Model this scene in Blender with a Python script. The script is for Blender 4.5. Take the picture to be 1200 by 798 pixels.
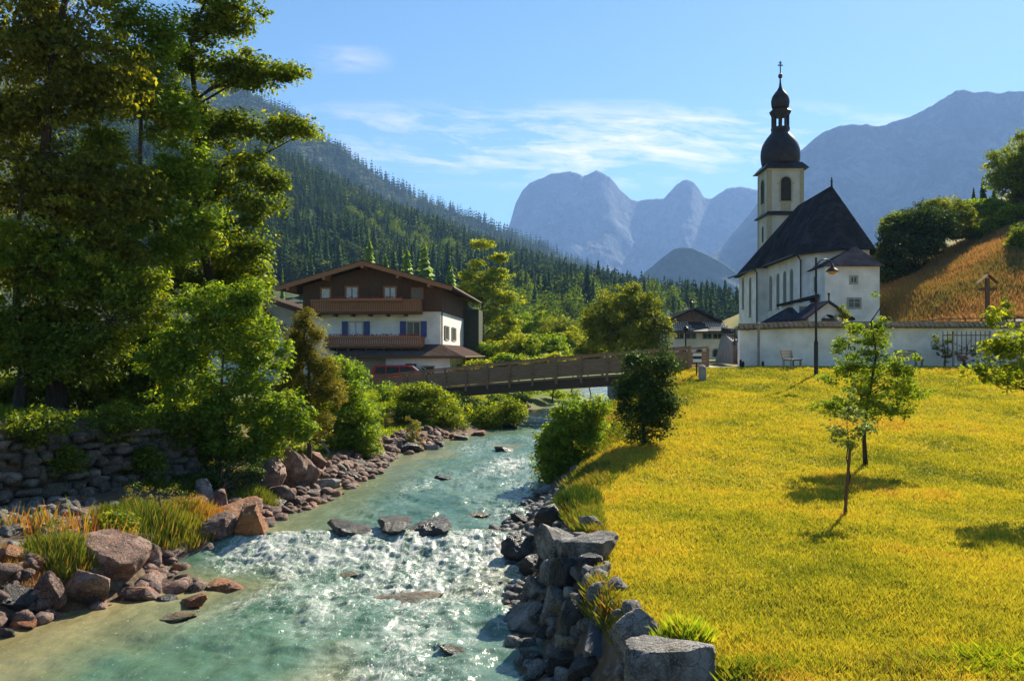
import bpy, math, random
import numpy as np
from mathutils import Vector, Matrix
R = math.radians
sc = bpy.context.scene
for o in list(bpy.data.objects): bpy.data.objects.remove(o)
COL = sc.collection

# ---------------------------------------------------------------- camera, sky, sun, exposure
CAMZ = 4.5; HZ = 415.0; FP = 1000.0
cam = bpy.data.cameras.new('camera'); cam.sensor_width = 36; cam.lens = 30.0
cam.shift_y = (HZ - 399) / 1200.0; cam.clip_end = 30000; cam.clip_start = .05
camo = bpy.data.objects.new('camera', cam); COL.objects.link(camo)
camo.location = (0, 0, CAMZ); camo.rotation_euler = (R(90), 0, 0); sc.camera = camo

SUN_AZ, SUN_EL = 33.0, 37.0
sl = bpy.data.lights.new('sun', 'SUN'); sl.energy = 5.0; sl.angle = R(.53); sl.color = (1, .92, .76)
so = bpy.data.objects.new('sun', sl); COL.objects.link(so)
sd = Vector((math.sin(R(SUN_AZ)) * math.cos(R(SUN_EL)), math.cos(R(SUN_AZ)) * math.cos(R(SUN_EL)), math.sin(R(SUN_EL))))
so.rotation_euler = sd.to_track_quat('Z', 'Y').to_euler()

vs = sc.view_settings; vs.view_transform = 'Standard'; vs.look = 'None'; vs.exposure = 1.42; vs.gamma = 1
vs.use_curve_mapping = False

W = bpy.data.worlds.new('World'); sc.world = W; W.use_nodes = True
nt = W.node_tree; nt.nodes.clear()
class NT:
    """tiny node helper"""
    def __init__(s, nt): s.nt = nt
    def n(s, typ, ins=None, **kw):
        nd = s.nt.nodes.new(typ)
        for k, v in kw.items(): setattr(nd, k, v)
        if ins:
            for k, v in ins.items():
                if isinstance(v, bpy.types.NodeSocket): s.nt.links.new(v, nd.inputs[k])
                elif v is not None: nd.inputs[k].default_value = v
        return nd
    def m(s, op, a, b=None, c=None, clamp=False):
        nd = s.nt.nodes.new('ShaderNodeMath'); nd.operation = op; nd.use_clamp = clamp
        for i, v in enumerate((a, b, c)):
            if v is None: continue
            if isinstance(v, bpy.types.NodeSocket): s.nt.links.new(v, nd.inputs[i])
            else: nd.inputs[i].default_value = v
        return nd.outputs[0]
    def mix(s, f, a, b, mode='MIX'):
        nd = s.nt.nodes.new('ShaderNodeMix'); nd.data_type = 'RGBA'; nd.blend_type = mode
        for i, v in ((0, f), (6, a), (7, b)):
            if isinstance(v, bpy.types.NodeSocket): s.nt.links.new(v, nd.inputs[i])
            elif i == 0: nd.inputs[0].default_value = v
            else: nd.inputs[i].default_value = (*v, 1) if len(v) == 3 else v
        return nd.outputs[2]
    def ramp(s, f, stops, interp='LINEAR'):
        nd = s.nt.nodes.new('ShaderNodeValToRGB'); s.nt.links.new(f, nd.inputs[0])
        cr = nd.color_ramp; cr.interpolation = interp
        while len(cr.elements) < len(stops): cr.elements.new(.5)
        for e, (p, c) in zip(cr.elements, stops):
            e.position = p; e.color = (c, c, c, 1) if not hasattr(c, '__len__') else (*c, 1)
        return nd.outputs[0]
    def noise(s, vec, scale, detail=4, rough=.55, dist=0.0, out=0):
        return s.n('ShaderNodeTexNoise', {'Vector': vec, 'Scale': scale, 'Detail': detail, 'Roughness': rough, 'Distortion': dist}).outputs[out]
T = NT(nt)
sky = T.n('ShaderNodeTexSky', sky_type='NISHITA'); sky.sun_disc = False
sky.sun_elevation = R(SUN_EL); sky.sun_rotation = R(SUN_AZ); sky.altitude = 600
sky.air_density = 1.0; sky.dust_density = .3; sky.ozone_density = 4.0
tc = T.n('ShaderNodeTexCoord').outputs['Generated']
sp = T.n('ShaderNodeSeparateXYZ', {0: tc})
dy = T.m('MAXIMUM', sp.outputs[1], .05)
u = T.m('DIVIDE', sp.outputs[0], dy); v = T.m('DIVIDE', sp.outputs[2], dy)
cv = T.n('ShaderNodeCombineXYZ', {0: u, 1: T.m('MULTIPLY', T.m('ADD', v, T.m('MULTIPLY', u, .07)), 5.2), 2: 0.0}).outputs[0]
warp = T.n('ShaderNodeTexNoise', {'Vector': cv, 'Scale': 5.0, 'Detail': 3.0}).outputs[1]
cv2 = T.n('ShaderNodeVectorMath', {0: cv, 1: T.n('ShaderNodeVectorMath', {0: warp, 'Scale': .22}, operation='SCALE').outputs[0]}, operation='ADD').outputs[0]
n1 = T.noise(cv2, 6.5, 9, .68)
def bump1(x, c, w):   # soft window 1 at c, 0 beyond w
    t = T.m('DIVIDE', T.m('ABSOLUTE', T.m('SUBTRACT', x, c)), w)
    return T.m('SUBTRACT', 1.0, T.m('MULTIPLY', t, t), clamp=True)
band = T.m('MULTIPLY', bump1(v, .245, .055), bump1(u, .13, .45))
band2 = T.m('MULTIPLY', bump1(v, .345, .018), bump1(u, -.19, .055))
cm = T.m('MAXIMUM', band, T.m('MULTIPLY', band2, .30))
cl = T.m('MULTIPLY', T.ramp(n1, [(.44, 0.0), (.68, 1.0)]), cm)
cl = T.m('MULTIPLY', cl, .95)
hs = T.n('ShaderNodeHueSaturation', {'Saturation': 1.15, 'Value': 1.0, 'Color': sky.outputs[0]}).outputs[0]
hs = T.mix(1.0, hs, (.88, .96, .84), 'MULTIPLY')
c = T.mix(cl, hs, (13.5, 10.6, 8.2))
bg = T.n('ShaderNodeBackground', {'Color': c, 'Strength': 0.052})
T.n('ShaderNodeOutputWorld', {'Surface': bg.outputs[0]})
sc.cycles.max_bounces = 7; sc.cycles.transparent_max_bounces = 12; sc.cycles.volume_bounces = 1
sc.cycles.diffuse_bounces = 3; sc.cycles.glossy_bounces = 2; sc.cycles.transmission_bounces = 5
sc.cycles.caustics_reflective = False; sc.cycles.caustics_refractive = False
sc.cycles.use_denoising = True; sc.cycles.sample_clamp_indirect = 4

# ---------------------------------------------------------------- noise
def _h(ix, iy, iz, seed):
    h = (ix.astype(np.int64) * 374761393 + iy.astype(np.int64) * 668265263 + iz.astype(np.int64) * 2147483647 + seed * 1274126177) & 0xffffffff
    h = ((h ^ (h >> 13)) * 1274126177) & 0xffffffff
    h = ((h ^ (h >> 16)) * 2246822519) & 0xffffffff
    return ((h ^ (h >> 15)) & 0xffffff) / float(0xffffff)
def vnoise(x, y, z=0.0, seed=0):
    x, y, z = np.broadcast_arrays(np.asarray(x, float), np.asarray(y, float), np.asarray(z, float))
    ix, iy, iz = np.floor(x), np.floor(y), np.floor(z)
    fx, fy, fz = x - ix, y - iy, z - iz
    fx = fx * fx * (3 - 2 * fx); fy = fy * fy * (3 - 2 * fy); fz = fz * fz * (3 - 2 * fz)
    r = 0
    for a in (0, 1):
        for b in (0, 1):
            for c_ in (0, 1):
                w = (fx if a else 1 - fx) * (fy if b else 1 - fy) * (fz if c_ else 1 - fz)
                r = r + w * _h(ix + a, iy + b, iz + c_, seed)
    return r * 2 - 1
def fbm(x, y, z=0.0, seed=0, octv=4, gain=.5, ridged=False):
    r = 0; a = 1.0; f = 1.0; t = 0
    for i in range(octv):
        n = vnoise(np.asarray(x) * f, np.asarray(y) * f, np.asarray(z) * f, seed + i * 17)
        if ridged: n = 1 - 2 * np.abs(n)
        r = r + a * n; t += a; a *= gain; f *= 2.03
    return r / t
def sst(a, b, x):
    t = np.clip((np.asarray(x, float) - a) / (b - a), 0, 1); return t * t * (3 - 2 * t)

# ---------------------------------------------------------------- materials
def mat(name):
    m = bpy.data.materials.new(name); m.use_nodes = True; m.node_tree.nodes.clear(); return m, NT(m.node_tree)
def out(t, shader, disp=None):
    t.n('ShaderNodeOutputMaterial', {'Surface': shader})
def simple(name, c1, c2=None, scale=4.0, rough=.75, bump=.25, bscale=None, metal=0.0, stretch=None, detail=5, spec=.4, lo=.35, hi=.65):
    m, t = mat(name)
    co = t.n('ShaderNodeTexCoord').outputs['Object']
    if stretch: co = t.n('ShaderNodeMapping', {'Vector': co, 'Scale': stretch}).outputs[0]
    f = t.noise(co, scale, detail, .6)
    c2 = c2 or tuple(x * .75 for x in c1)
    col = t.ramp(f, [(lo, c1), (hi, c2)])
    f2 = t.noise(co, bscale or scale * 4, 4, .6)
    bp = t.n('ShaderNodeBump', {'Height': f2, 'Strength': bump, 'Distance': .02})
    p = t.n('ShaderNodeBsdfPrincipled', {'Base Color': col, 'Roughness': rough, 'Metallic': metal, 'Normal': bp.outputs[0], 'Specular IOR Level': spec})
    out(t, p.outputs[0]); return m
def leafmat(name, stops, trans=.5, yellow=(1.25, 1.1, .45), gloss=.06, attr='tone'):
    """leaf: diffuse + translucent, hue from a per-leaf random attribute"""
    m, t = mat(name)
    a = t.n('ShaderNodeAttribute', attribute_name=attr).outputs['Fac']
    col = t.ramp(a, stops)
    tcol = t.mix(1.0, col, yellow, 'MULTIPLY')
    d = t.n('ShaderNodeBsdfDiffuse', {'Color': col}); tr = t.n('ShaderNodeBsdfTranslucent', {'Color': tcol})
    g = t.n('ShaderNodeBsdfGlossy', {'Color': (.5, .6, .35, 1), 'Roughness': .5})
    s = t.n('ShaderNodeMixShader', {0: trans, 1: d.outputs[0], 2: tr.outputs[0]})
    s = t.n('ShaderNodeMixShader', {0: gloss, 1: s.outputs[0], 2: g.outputs[0]})
    out(t, s.outputs[0]); return m
def rockmat(name, c1, c2, c3, patch=(.5, .58), dark=(.02, .018, .015), wet=.75, scale=1.0):
    m, t = mat(name)
    co = t.n('ShaderNodeTexCoord').outputs['Object']
    oi = t.n('ShaderNodeObjectInfo').outputs['Random']
    co = t.n('ShaderNodeVectorMath', {0: co, 1: t.n('ShaderNodeCombineXYZ', {0: t.m('MULTIPLY', oi, 31.0), 1: t.m('MULTIPLY', oi, 17.0), 2: 0.0}).outputs[0]}, operation='ADD').outputs[0]
    f = t.noise(co, 2.2 * scale, 8, .68, .3); col = t.ramp(f, [(.40, c1), (.49, c2), (.60, tuple(x * .45 for x in c2))])
    f3 = t.noise(co, 1.3 * scale, 5, .7, .8); pf = t.ramp(f3, [(patch[0], 0.0), (patch[1], 1.0)])
    col = t.mix(pf, col, c3)
    cr = t.n('ShaderNodeTexVoronoi', {'Vector': t.n('ShaderNodeVectorMath', {0: co, 1: t.n('ShaderNodeTexNoise', {'Vector': co, 'Scale': 2.5}).outputs[1]}, operation='ADD').outputs[0], 'Scale': 2.6 * scale}, feature='DISTANCE_TO_EDGE').outputs[0]
    ck = t.ramp(cr, [(.0, 0.0), (.022, 1.0)])
    col = t.mix(t.m('MULTIPLY', t.m('SUBTRACT', 1.0, ck), .55), col, dark)
    sp_ = t.noise(co, 38 * scale, 3, .7); col = t.mix(t.ramp(sp_, [(.52, 0.0), (.7, .6)]), col, tuple(min(1, x * 1.7) for x in c1))
    hgt = t.m('ADD', t.m('MULTIPLY', f, 1.0), t.m('ADD', t.m('MULTIPLY', sp_, .22), t.m('MULTIPLY', ck, .12)))
    bp = t.n('ShaderNodeBump', {'Height': hgt, 'Strength': 1.0, 'Distance': .22})
    p = t.n('ShaderNodeBsdfPrincipled', {'Base Color': col, 'Roughness': wet, 'Normal': bp.outputs[0], 'Specular IOR Level': .45})
    out(t, p.outputs[0]); return m

# ---------------------------------------------------------------- mesh helpers
def tag(o, label=None, cat=None, group=None, kind=None):
    if label: o['label'] = label
    if cat: o['category'] = cat
    if group: o['group'] = group
    if kind: o['kind'] = kind
    return o
def empty(name, loc, label, cat, group=None):
    o = bpy.data.objects.new(name, None); COL.objects.link(o); o.location = loc; o.empty_display_size = .3
    return tag(o, label, cat, group)
def link(name, me, m=None, parent=None):
    o = bpy.data.objects.new(name, me); COL.objects.link(o)
    if m is not None and len(me.materials) == 0: me.materials.append(m)
    if parent is not None:
        o.parent = parent
        off = root_off(parent)
        o.location = -off
    return o
def root_off(p):
    v_ = Vector((0, 0, 0))
    while p is not None: v_ = v_ + Vector(p.location); p = p.parent
    return v_
def np_mesh(name, V, F, m=None, smooth=False, attrs=None, parent=None, mats=None, midx=None, origin=None):
    """V (n,3); F (k,3) or (k,4) int array; attrs {name: (domain, array)}"""
    V = np.asarray(V, np.float32); F = np.asarray(F, np.int32)
    if origin is not None: V = V - np.asarray(origin, np.float32)
    me = bpy.data.meshes.new(name)
    me.vertices.add(len(V)); me.vertices.foreach_set('co', V.ravel())
    k, w = F.shape
    me.loops.add(k * w); me.loops.foreach_set('vertex_index', F.ravel())
    me.polygons.add(k); me.polygons.foreach_set('loop_start', np.arange(0, k * w, w, dtype=np.int32))
    if smooth: me.polygons.foreach_set('use_smooth', np.ones(k, bool))
    for an, (dom, arr) in (attrs or {}).items():
        at = me.attributes.new(an, 'FLOAT', dom); at.data.foreach_set('value', np.asarray(arr, np.float32).ravel())
    if mats:
        for mm in mats: me.materials.append(mm)
        if midx is not None: me.polygons.foreach_set('material_index', np.asarray(midx, np.int32))
    me.update(calc_edges=True)
    o = link(name, me, m, parent)
    if origin is not None: o.location = Vector(o.location) + Vector([float(q) for q in origin])
    return o
class MB:
    def __init__(s): s.V = []; s.F = []
    def add(s, vs_, fs):
        b = len(s.V); s.V += [tuple(q) for q in vs_]; s.F += [tuple(b + i for i in f) for f in fs]; return s
    def box(s, x0, x1, y0, y1, z0, z1):
        return s.add([(x0, y0, z0), (x1, y0, z0), (x1, y1, z0), (x0, y1, z0), (x0, y0, z1), (x1, y0, z1), (x1, y1, z1), (x0, y1, z1)],
                     [(0, 3, 2, 1), (4, 5, 6, 7), (0, 1, 5, 4), (1, 2, 6, 5), (2, 3, 7, 6), (3, 0, 4, 7)])
    def beam(s, a, b, w, h, up=(0, 0, 1)):
        a = Vector(a); b = Vector(b); d = (b - a).normalized(); upv = Vector(up)
        sd_ = d.cross(upv)
        if sd_.length < 1e-4: sd_ = Vector((1, 0, 0))
        sd_.normalize(); uu = sd_.cross(d).normalized()
        c_ = []
        for p in (a, b):
            for i, j in ((-1, -1), (1, -1), (1, 1), (-1, 1)): c_.append(p + sd_ * (w / 2 * i) + uu * (h / 2 * j))
        return s.add(c_, [(0, 1, 2, 3), (7, 6, 5, 4), (0, 4, 5, 1), (1, 5, 6, 2), (2, 6, 7, 3), (3, 7, 4, 0)])
    def tube(s, pts, rad, seg=8, cap=True):
        pts = [Vector(p) for p in pts]; n = len(pts)
        if not hasattr(rad, '__len__'): rad = [rad] * n
        rings = []; prev = None
        for i, p in enumerate(pts):
            d = (pts[min(i + 1, n - 1)] - pts[max(i - 1, 0)]).normalized()
            a_ = Vector((0, 0, 1)) if abs(d.z) < .9 else Vector((1, 0, 0))
            x_ = d.cross(a_).normalized()
            if prev is not None:
                x_ = (prev - d * prev.dot(d)); x_ = x_.normalized() if x_.length > 1e-5 else d.cross(a_).normalized()
            prev = x_; y_ = d.cross(x_)
            rings.append([p + (x_ * math.cos(2 * math.pi * k / seg) + y_ * math.sin(2 * math.pi * k / seg)) * rad[i] for k in range(seg)])
        fs = []
        for i in range(n - 1):
            for k in range(seg):
                k2 = (k + 1) % seg; fs.append((i * seg + k, i * seg + k2, (i + 1) * seg + k2, (i + 1) * seg + k))
        if cap: fs += [tuple(reversed(range(seg))), tuple(range((n - 1) * seg, n * seg))]
        return s.add([q for r_ in rings for q in r_], fs)
    def lathe(s, prof, c, seg=24, square=False):
        """prof [(r,z)], centre c"""
        vs_ = []; fs = []
        for (r_, z_) in prof:
            for k in range(seg):
                a_ = 2 * math.pi * (k + .5) / seg; vs_.append((c[0] + r_ * math.cos(a_), c[1] + r_ * math.sin(a_), c[2] + z_))
        for i in range(len(prof) - 1):
            for k in range(seg):
                k2 = (k + 1) % seg; fs.append((i * seg + k, i * seg + k2, (i + 1) * seg + k2, (i + 1) * seg + k))
        fs += [tuple(reversed(range(seg))), tuple(range((len(prof) - 1) * seg, len(prof) * seg))]
        return s.add(vs_, fs)
    def prism(s, poly, off):
        n = len(poly); off = Vector(off); a_ = [Vector(p) for p in poly]
        return s.add(a_ + [p + off for p in a_], [tuple(reversed(range(n))), tuple(range(n, 2 * n))] + [(i, (i + 1) % n, n + (i + 1) % n, n + i) for i in range(n)])
    def slab(s, poly, th):
        """polygon thickened downwards along -z"""
        return s.prism(poly, (0, 0, -th))
    def build(s, name, m, parent=None, smooth=False, bevel=0.0, origin=None):
        me = bpy.data.meshes.new(name)
        O = Vector(origin) if origin is not None else Vector((0, 0, 0))
        me.from_pydata([tuple(Vector(q) - O) for q in s.V], [], s.F); me.update()
        import bmesh
        bm = bmesh.new(); bm.from_mesh(me); bmesh.ops.recalc_face_normals(bm, faces=bm.faces); bm.to_mesh(me); bm.free()
        if smooth:
            me.polygons.foreach_set('use_smooth', [True] * len(me.polygons))
        o = link(name, me, m, parent)
        if origin is not None: o.location = Vector(o.location) + O
        if bevel:
            bv = o.modifiers.new('bevel', 'BEVEL'); bv.width = bevel; bv.segments = 2; bv.limit_method = 'ANGLE'
        return o
class FR:
    """facade frame: origin O, horizontal unit u, outward normal n; P(s,z,d)"""
    def __init__(s, O, u_, flip=False):
        s.O = Vector(O); s.u = Vector((u_[0], u_[1], 0)).normalized(); s.n = Vector((s.u.y, -s.u.x, 0)) * (-1 if flip else 1)
    def P(s, a, z, d=0): return s.O + s.u * a + Vector((0, 0, z)) + s.n * d
    def box(s, mb, a0, a1, z0, z1, d0, d1):
        return mb.add([s.P(a0, z0, d0), s.P(a1, z0, d0), s.P(a1, z0, d1), s.P(a0, z0, d1), s.P(a0, z1, d0), s.P(a1, z1, d0), s.P(a1, z1, d1), s.P(a0, z1, d1)],
                      [(0, 3, 2, 1), (4, 5, 6, 7), (0, 1, 5, 4), (1, 2, 6, 5), (2, 3, 7, 6), (3, 0, 4, 7)])
    def arch(s, mb, a0, a1, z0, z1, d0, d1, seg=10):
        r_ = (a1 - a0) / 2; zc = z1 - r_; ca = (a0 + a1) / 2
        poly = [s.P(a0, z0, d0), s.P(a1, z0, d0)] + [s.P(ca + r_ * math.cos(math.pi * k / seg), zc + r_ * math.sin(math.pi * k / seg), d0) for k in range(seg + 1)]
        return mb.prism(poly, s.n * (d1 - d0))
# ---------------------------------------------------------------- terrain functions (metres; x right, y away, z up)
def interp(y, pts):
    ys, xs = zip(*pts); return np.interp(y, ys, xs)
XR = [(-60, .9), (0, .8), (8, .7), (11.7, .45), (14, .35), (18, -.1), (20, -.1), (22.4, .5), (27, 1.05), (31.5, 1.2), (36, 1.4), (41, 2.1), (46, 3.3), (51, 4.8), (60, 7.2), (80, 11), (110, 20), (150, 34)]
XL = [(-60, -9), (0, -9.5), (10, -9.2), (14, -8.5), (15.5, -7.4), (16.4, -6.5), (18.4, -7.0), (19.6, -6.3), (21.4, -6.3), (22.4, -5.9), (25.2, -5.5), (29.6, -5.0), (33, -4.9), (36, -3.9), (38, -3.3), (42, -1.8), (46, -.8), (50, .4), (60, 2.6), (80, 6), (110, 14), (150, 27)]
def zwater(y): return .36 * sst(17.5, 19.3, y) + .3 * sst(24, 44, y) + .4 * sst(44, 66, y) + .6 * sst(70, 120, y)
WALLY = 47.0
def ground(x, y):
    x = np.asarray(x, float); y = np.asarray(y, float)
    x, y = np.broadcast_arrays(x, y)
    xr = interp(y, XR) + .25 * fbm(y * .6, 0 * y + 3.1, seed=5, octv=2); xl = interp(y, XL) + .25 * fbm(y * .6, 0 * y + 9.1, seed=6, octv=2)
    zw = zwater(y); dr = x - xr; dl = xl - x
    n = fbm(x * .35, y * .35, seed=1, octv=3); nf = fbm(x * 2.3, y * 2.3, seed=2, octv=3)
    # right lawn
    L = 1.2 + .07 * fbm(x * .9 + 4, y * .55, seed=91, octv=3) * sst(0, 1, (x - xr) / 3) + 2.55 * np.clip((y - 21) / 24, 0, 1) ** 1.05 + .12 * n + .035 * nf + .012 * np.clip(x, 0, 40) * sst(20, 6, y) * 2
    L = np.where(y > 44, 3.75 + .03 * n, L) * sst(43, 46, y) + L * (1 - sst(43, 46, y))
    L = L + .10 * fbm(x * .25 + y * .5, y * .2, seed=8, octv=2) * sst(20, 30, y) * (1 - sst(42, 46, y))
    far_r = 3.75 + .004 * np.clip(y - 46, 0, 1e4)
    # churchyard plateau and hill
    ybd = 12.6 + .268 * np.clip(y - 47, 0, 60)
    yard = (5.55 - 3.75) * sst(WALLY + .5, WALLY + 1.3, y) * sst(0, .6, x - ybd) * (1 - sst(105, 125, y))
    hillm = sst(48, 53, y)
    H = np.clip(.78 * (y - 54.0) , 0, None)
    cap = np.clip(3.2 + .47 * (x - 30), 0, 60)
    kk = 2.0
    hill = np.where(x > 20, -np.log(np.exp(-H / kk) + np.exp(-cap / kk)) * kk + np.log(2) * kk * np.exp(-np.minimum(H, cap) / kk), 0)
    hill = np.clip(hill, 0, None) * sst(25.5, 31, x) * (1 - sst(150, 260, y)) + .25 * fbm(x * .3, y * .3, seed=12, octv=3) * sst(28, 33, x) * sst(54, 60, y)
    wr = interp(y, [(0, 3.6), (7, 3.0), (8.7, 1.9), (10, 1.15), (12, .8), (18, 1.7), (22, 2.0), (28, 3.0), (35, 4.6), (46, 6.5), (60, 5), (150, 5)])
    zr = zw + (L - zw) * sst(0, 1, dr / wr) ** .8
    zr = np.where(y > 46, zw + (far_r - zw) * sst(0, 1, dr / wr) ** .8, zr) + yard + hill
    # left bank
    low = .55 + .45 * sst(0, 4, dl) + .1 * n + .06 * nf
    swx = interp(y, [(0, -15), (14, -14.4), (17.6, -12.8), (24, -9.6), (27, -8.4), (31, -7.9), (36, -7.0), (42, -5.0), (50, -3.0), (60, -1), (80, 3), (150, 22)])
    sw = swx - x
    top = 2.75 - .95 * sst(22, 34, y) + .25 * sst(40, 56, y) + .004 * np.clip(y - 60, 0, 1e5) + .12 * n + .05 * nf
    stepw = interp(y, [(0, .5), (22, .5), (26, 1.5), (60, 2)])
    low = low * (1 - sst(23, 30, y)) + (zw + .35 + .05 * nf) * sst(23, 30, y)
    zl = zw + (low - zw) * sst(0, 1.2, dl)
    zl = zl + (top - low) * sst(0, 1, sw / stepw + .2) * (sw > -1)
    zl = zl + 1.0 * sst(2, 16, sw) * (1 - sst(30, 60, y))
    bed = zw - .55 * sst(0, 2.2, np.minimum(-dr, -dl)) + .06 * nf
    z = np.where(dr > 0, zr, np.where(dl > 0, zl, bed))
    # far valley: flat, blending
    fv = sst(130, 260, y)
    z = z * (1 - fv) + fv * (4.0 + .008 * (y - 130))
    side = sst(60, 140, np.abs(x)); z = z * (1 - side) + side * np.where(x > 0, np.maximum(z, 4.0), 4.0)
    bk = sst(-5, -60, y) ; z = z * (1 - bk) + bk * 1.5
    return z
def hit(px, py, ymin=6.0, ymax=260, water=True):
    """point where the line of sight of a photo pixel meets the ground or the water"""
    Y = np.concatenate([np.arange(ymin, 60, .03), np.arange(60, ymax, .2)])
    x = (px - 600) / FP * Y; z = CAMZ + (HZ - py) / FP * Y
    g = ground(x, Y)
    if water: g = np.where((x < interp(Y, XR)) & (x > interp(Y, XL)), zwater(Y), g)
    k = np.argmax(z < g)
    if not (z < g).any(): k = len(Y) - 1
    return np.array([x[k], Y[k], g[k]])
def at(px, py, Y): return np.array([(px - 600) / FP * Y, Y, CAMZ + (HZ - py) / FP * Y])
def gz(x, y): return float(ground(np.array([x]), np.array([y]))[0])

# ---------------------------------------------------------------- ground sheet
def nonuni(a, b, fa, fb, fine, grow=1.12):
    pts = list(np.arange(fa, fb + 1e-6, fine)); s = fine
    while pts[-1] < b: s *= grow; pts.append(min(pts[-1] + s, b))
    s = fine
    while pts[0] > a: s *= grow; pts.insert(0, max(pts[0] - s, a))
    return np.array(pts)
gx = nonuni(-9000, 9000, -14, 17, .16, 1.07); gy = nonuni(-3000, 9000, 6, 30, .16, 1.018)
gy = gy[(gy < 300) | (np.arange(len(gy)) % 3 == 0) | (gy > 8999)]
GX, GY = np.meshgrid(gx, gy); GZ = ground(GX, GY)
ny, nx = GX.shape
idx = np.arange(ny * nx).reshape(ny, nx)
F = np.stack([idx[:-1, :-1], idx[:-1, 1:], idx[1:, 1:], idx[1:, :-1]], -1).reshape(-1, 4)
def masks(x, y):
    xr = interp(y, XR); xl = interp(y, XL)
    wr = interp(y, [(0, 3.6), (7, 3.0), (8.7, 1.9), (10, 1.15), (12, .8), (18, 1.7), (22, 2.0), (28, 3.0), (35, 4.6), (46, 6.5), (60, 5), (150, 5)])
    lo_ = interp(y, [(0, .8), (17, .8), (24, .35), (60, .2)])
    lawn = sst(0, .2, (x - xr) / wr - lo_ + .12 * fbm(x * 2, y * 2, seed=20, octv=2)) * (1 - sst(47.2, 47.9, y) * sst(11.5, 12.4, x))
    far = np.maximum(sst(52, 60, y), sst(-9, -14, x) * sst(24, 34, y))
    lawn = np.maximum(lawn, far * ((x < xl - 1) | (x > xr + 2)))
    dry = sst(26, 30, x) * sst(52, 56, y) * (1 - sst(83, 90, y))
    dry = np.maximum(dry, sst(1.7, 1.0, (x - xr) / wr) * .6 * sst(.1, .3, (x - xr) / wr - lo_) * (x > xr))
    return lawn, dry, far
lw, dr_, fr_ = masks(GX.ravel(), GY.ravel())
mg, t = mat('ground')
co = t.n('ShaderNodeTexCoord').outputs['Object']
soil = t.ramp(t.noise(co, 1.7, 8, .65), [(.3, (.09, .06, .035)), (.5, (.17, .11, .065)), (.7, (.25, .19, .13))])
vor = t.n('ShaderNodeTexVoronoi', {'Vector': co, 'Scale': 7.0}); peb = t.mix(.55, soil, t.mix(.7, vor.outputs['Color'], (.25, .2, .15)), 'MULTIPLY')
soil = t.mix(.45, soil, t.ramp(vor.outputs['Distance'], [(0, (.30, .25, .19)), (.5, (.10, .07, .045))]))
g1 = t.ramp(t.noise(co, .55, 6, .7), [(.32, (.16, .17, .015)), (.5, (.40, .34, .025)), (.68, (.36, .17, .03))])
g2 = t.ramp(t.noise(co, 22, 5, .7), [(.3, (.12, .12, .01)), (.6, (.46, .37, .03))])
grass_c = t.mix(.5, g1, g2)
dryc = t.ramp(t.noise(co, 3.2, 8, .75), [(.3, (.20, .17, .03)), (.5, (.42, .20, .05)), (.7, (.46, .30, .10))])
a1 = t.n('ShaderNodeAttribute', attribute_name='lawn').outputs['Fac']; a2 = t.n('ShaderNodeAttribute', attribute_name='dry').outputs['Fac']; a3 = t.n('ShaderNodeAttribute', attribute_name='far').outputs['Fac']
col = t.mix(a1, soil, grass_c); col = t.mix(a2, col, dryc)
farc = t.ramp(t.noise(co, .05, 5, .6), [(.3, (.06, .09, .02)), (.7, (.13, .15, .03))])
col = t.mix(t.m('MULTIPLY', a3, t.m('SUBTRACT', 1.0, a2)), col, farc)
bp = t.n('ShaderNodeBump', {'Height': t.m('ADD', t.noise(co, 9, 6, .7), t.m('MULTIPLY', vor.outputs['Distance'], -.3)), 'Strength': .6, 'Distance': .08})
p = t.n('ShaderNodeBsdfPrincipled', {'Base Color': col, 'Roughness': .9, 'Normal': bp.outputs[0], 'Specular IOR Level': .15})
out(t, p.outputs[0])
go = np_mesh('ground', np.stack([GX.ravel(), GY.ravel(), GZ.ravel()], -1), F, mg, True,
             {'lawn': ('POINT', lw), 'dry': ('POINT', dr_), 'far': ('POINT', fr_)})
tag(go, kind='structure')

# ---------------------------------------------------------------- water
def wgrid(y0, y1, sy, sx):
    ys = np.arange(y0, y1, sy); n = int(11.5 / sx); s = np.linspace(0, 1, n)
    Y = np.repeat(ys[:, None], n, 1); a = interp(ys, XL)[:, None] - 1.0; b = interp(ys, XR)[:, None] + .9
    return a + (b - a) * s[None, :], Y
ysl = np.concatenate([np.arange(5, 9, .15), np.arange(9, 26, .038), np.arange(26, 48, .075), np.arange(48, 130, .3)])
nxs = 250; s = np.linspace(0, 1, nxs)
WY = np.repeat(ysl[:, None], nxs, 1); a = interp(ysl, XL)[:, None] - 1.0; b = interp(ysl, XR)[:, None] + .9
WX = a + (b - a) * s[None, :]
mid = (interp(WY, XL) + interp(WY, XR)) / 2; half = (interp(WY, XR) - interp(WY, XL)) / 2
off = (WX - mid) / half
# white water: the step, its run-out and patches upstream
fn = fbm(WX * .9, WY * .5, seed=31, octv=3)
wob = .7 * fbm(WX * .5, WX * 0 + 2.2, seed=77, octv=2)
toe = sst(15.8, 17.8, WY + wob) * (1 - sst(19.2, 20.1, WY + .5 * fn + .5 * wob))
run = sst(11, 17.2, WY) * (1 - sst(18.4, 19.4, WY)) * (.72 + .8 * fn) * sst(-.8, -.35, off + .30 * (WY - 18) / 6) 
rightrun = sst(8, 11, WY) * (1 - sst(19, 21, WY)) * np.exp(-((off - .55 - .1 * fn) / .28) ** 2) * .85
up = sst(20, 22, WY) * (.40 + .8 * fbm(WX * .55, WY * .28, seed=35, octv=3)) * sst(-.7, -.2, off)
rapid = .55 * sst(43, 47, WY)
foam = np.clip(np.maximum.reduce([toe * 1.0, run, rightrun, up, rapid]) , .12, 1) * sst(-1.0, -.7, off)
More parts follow.
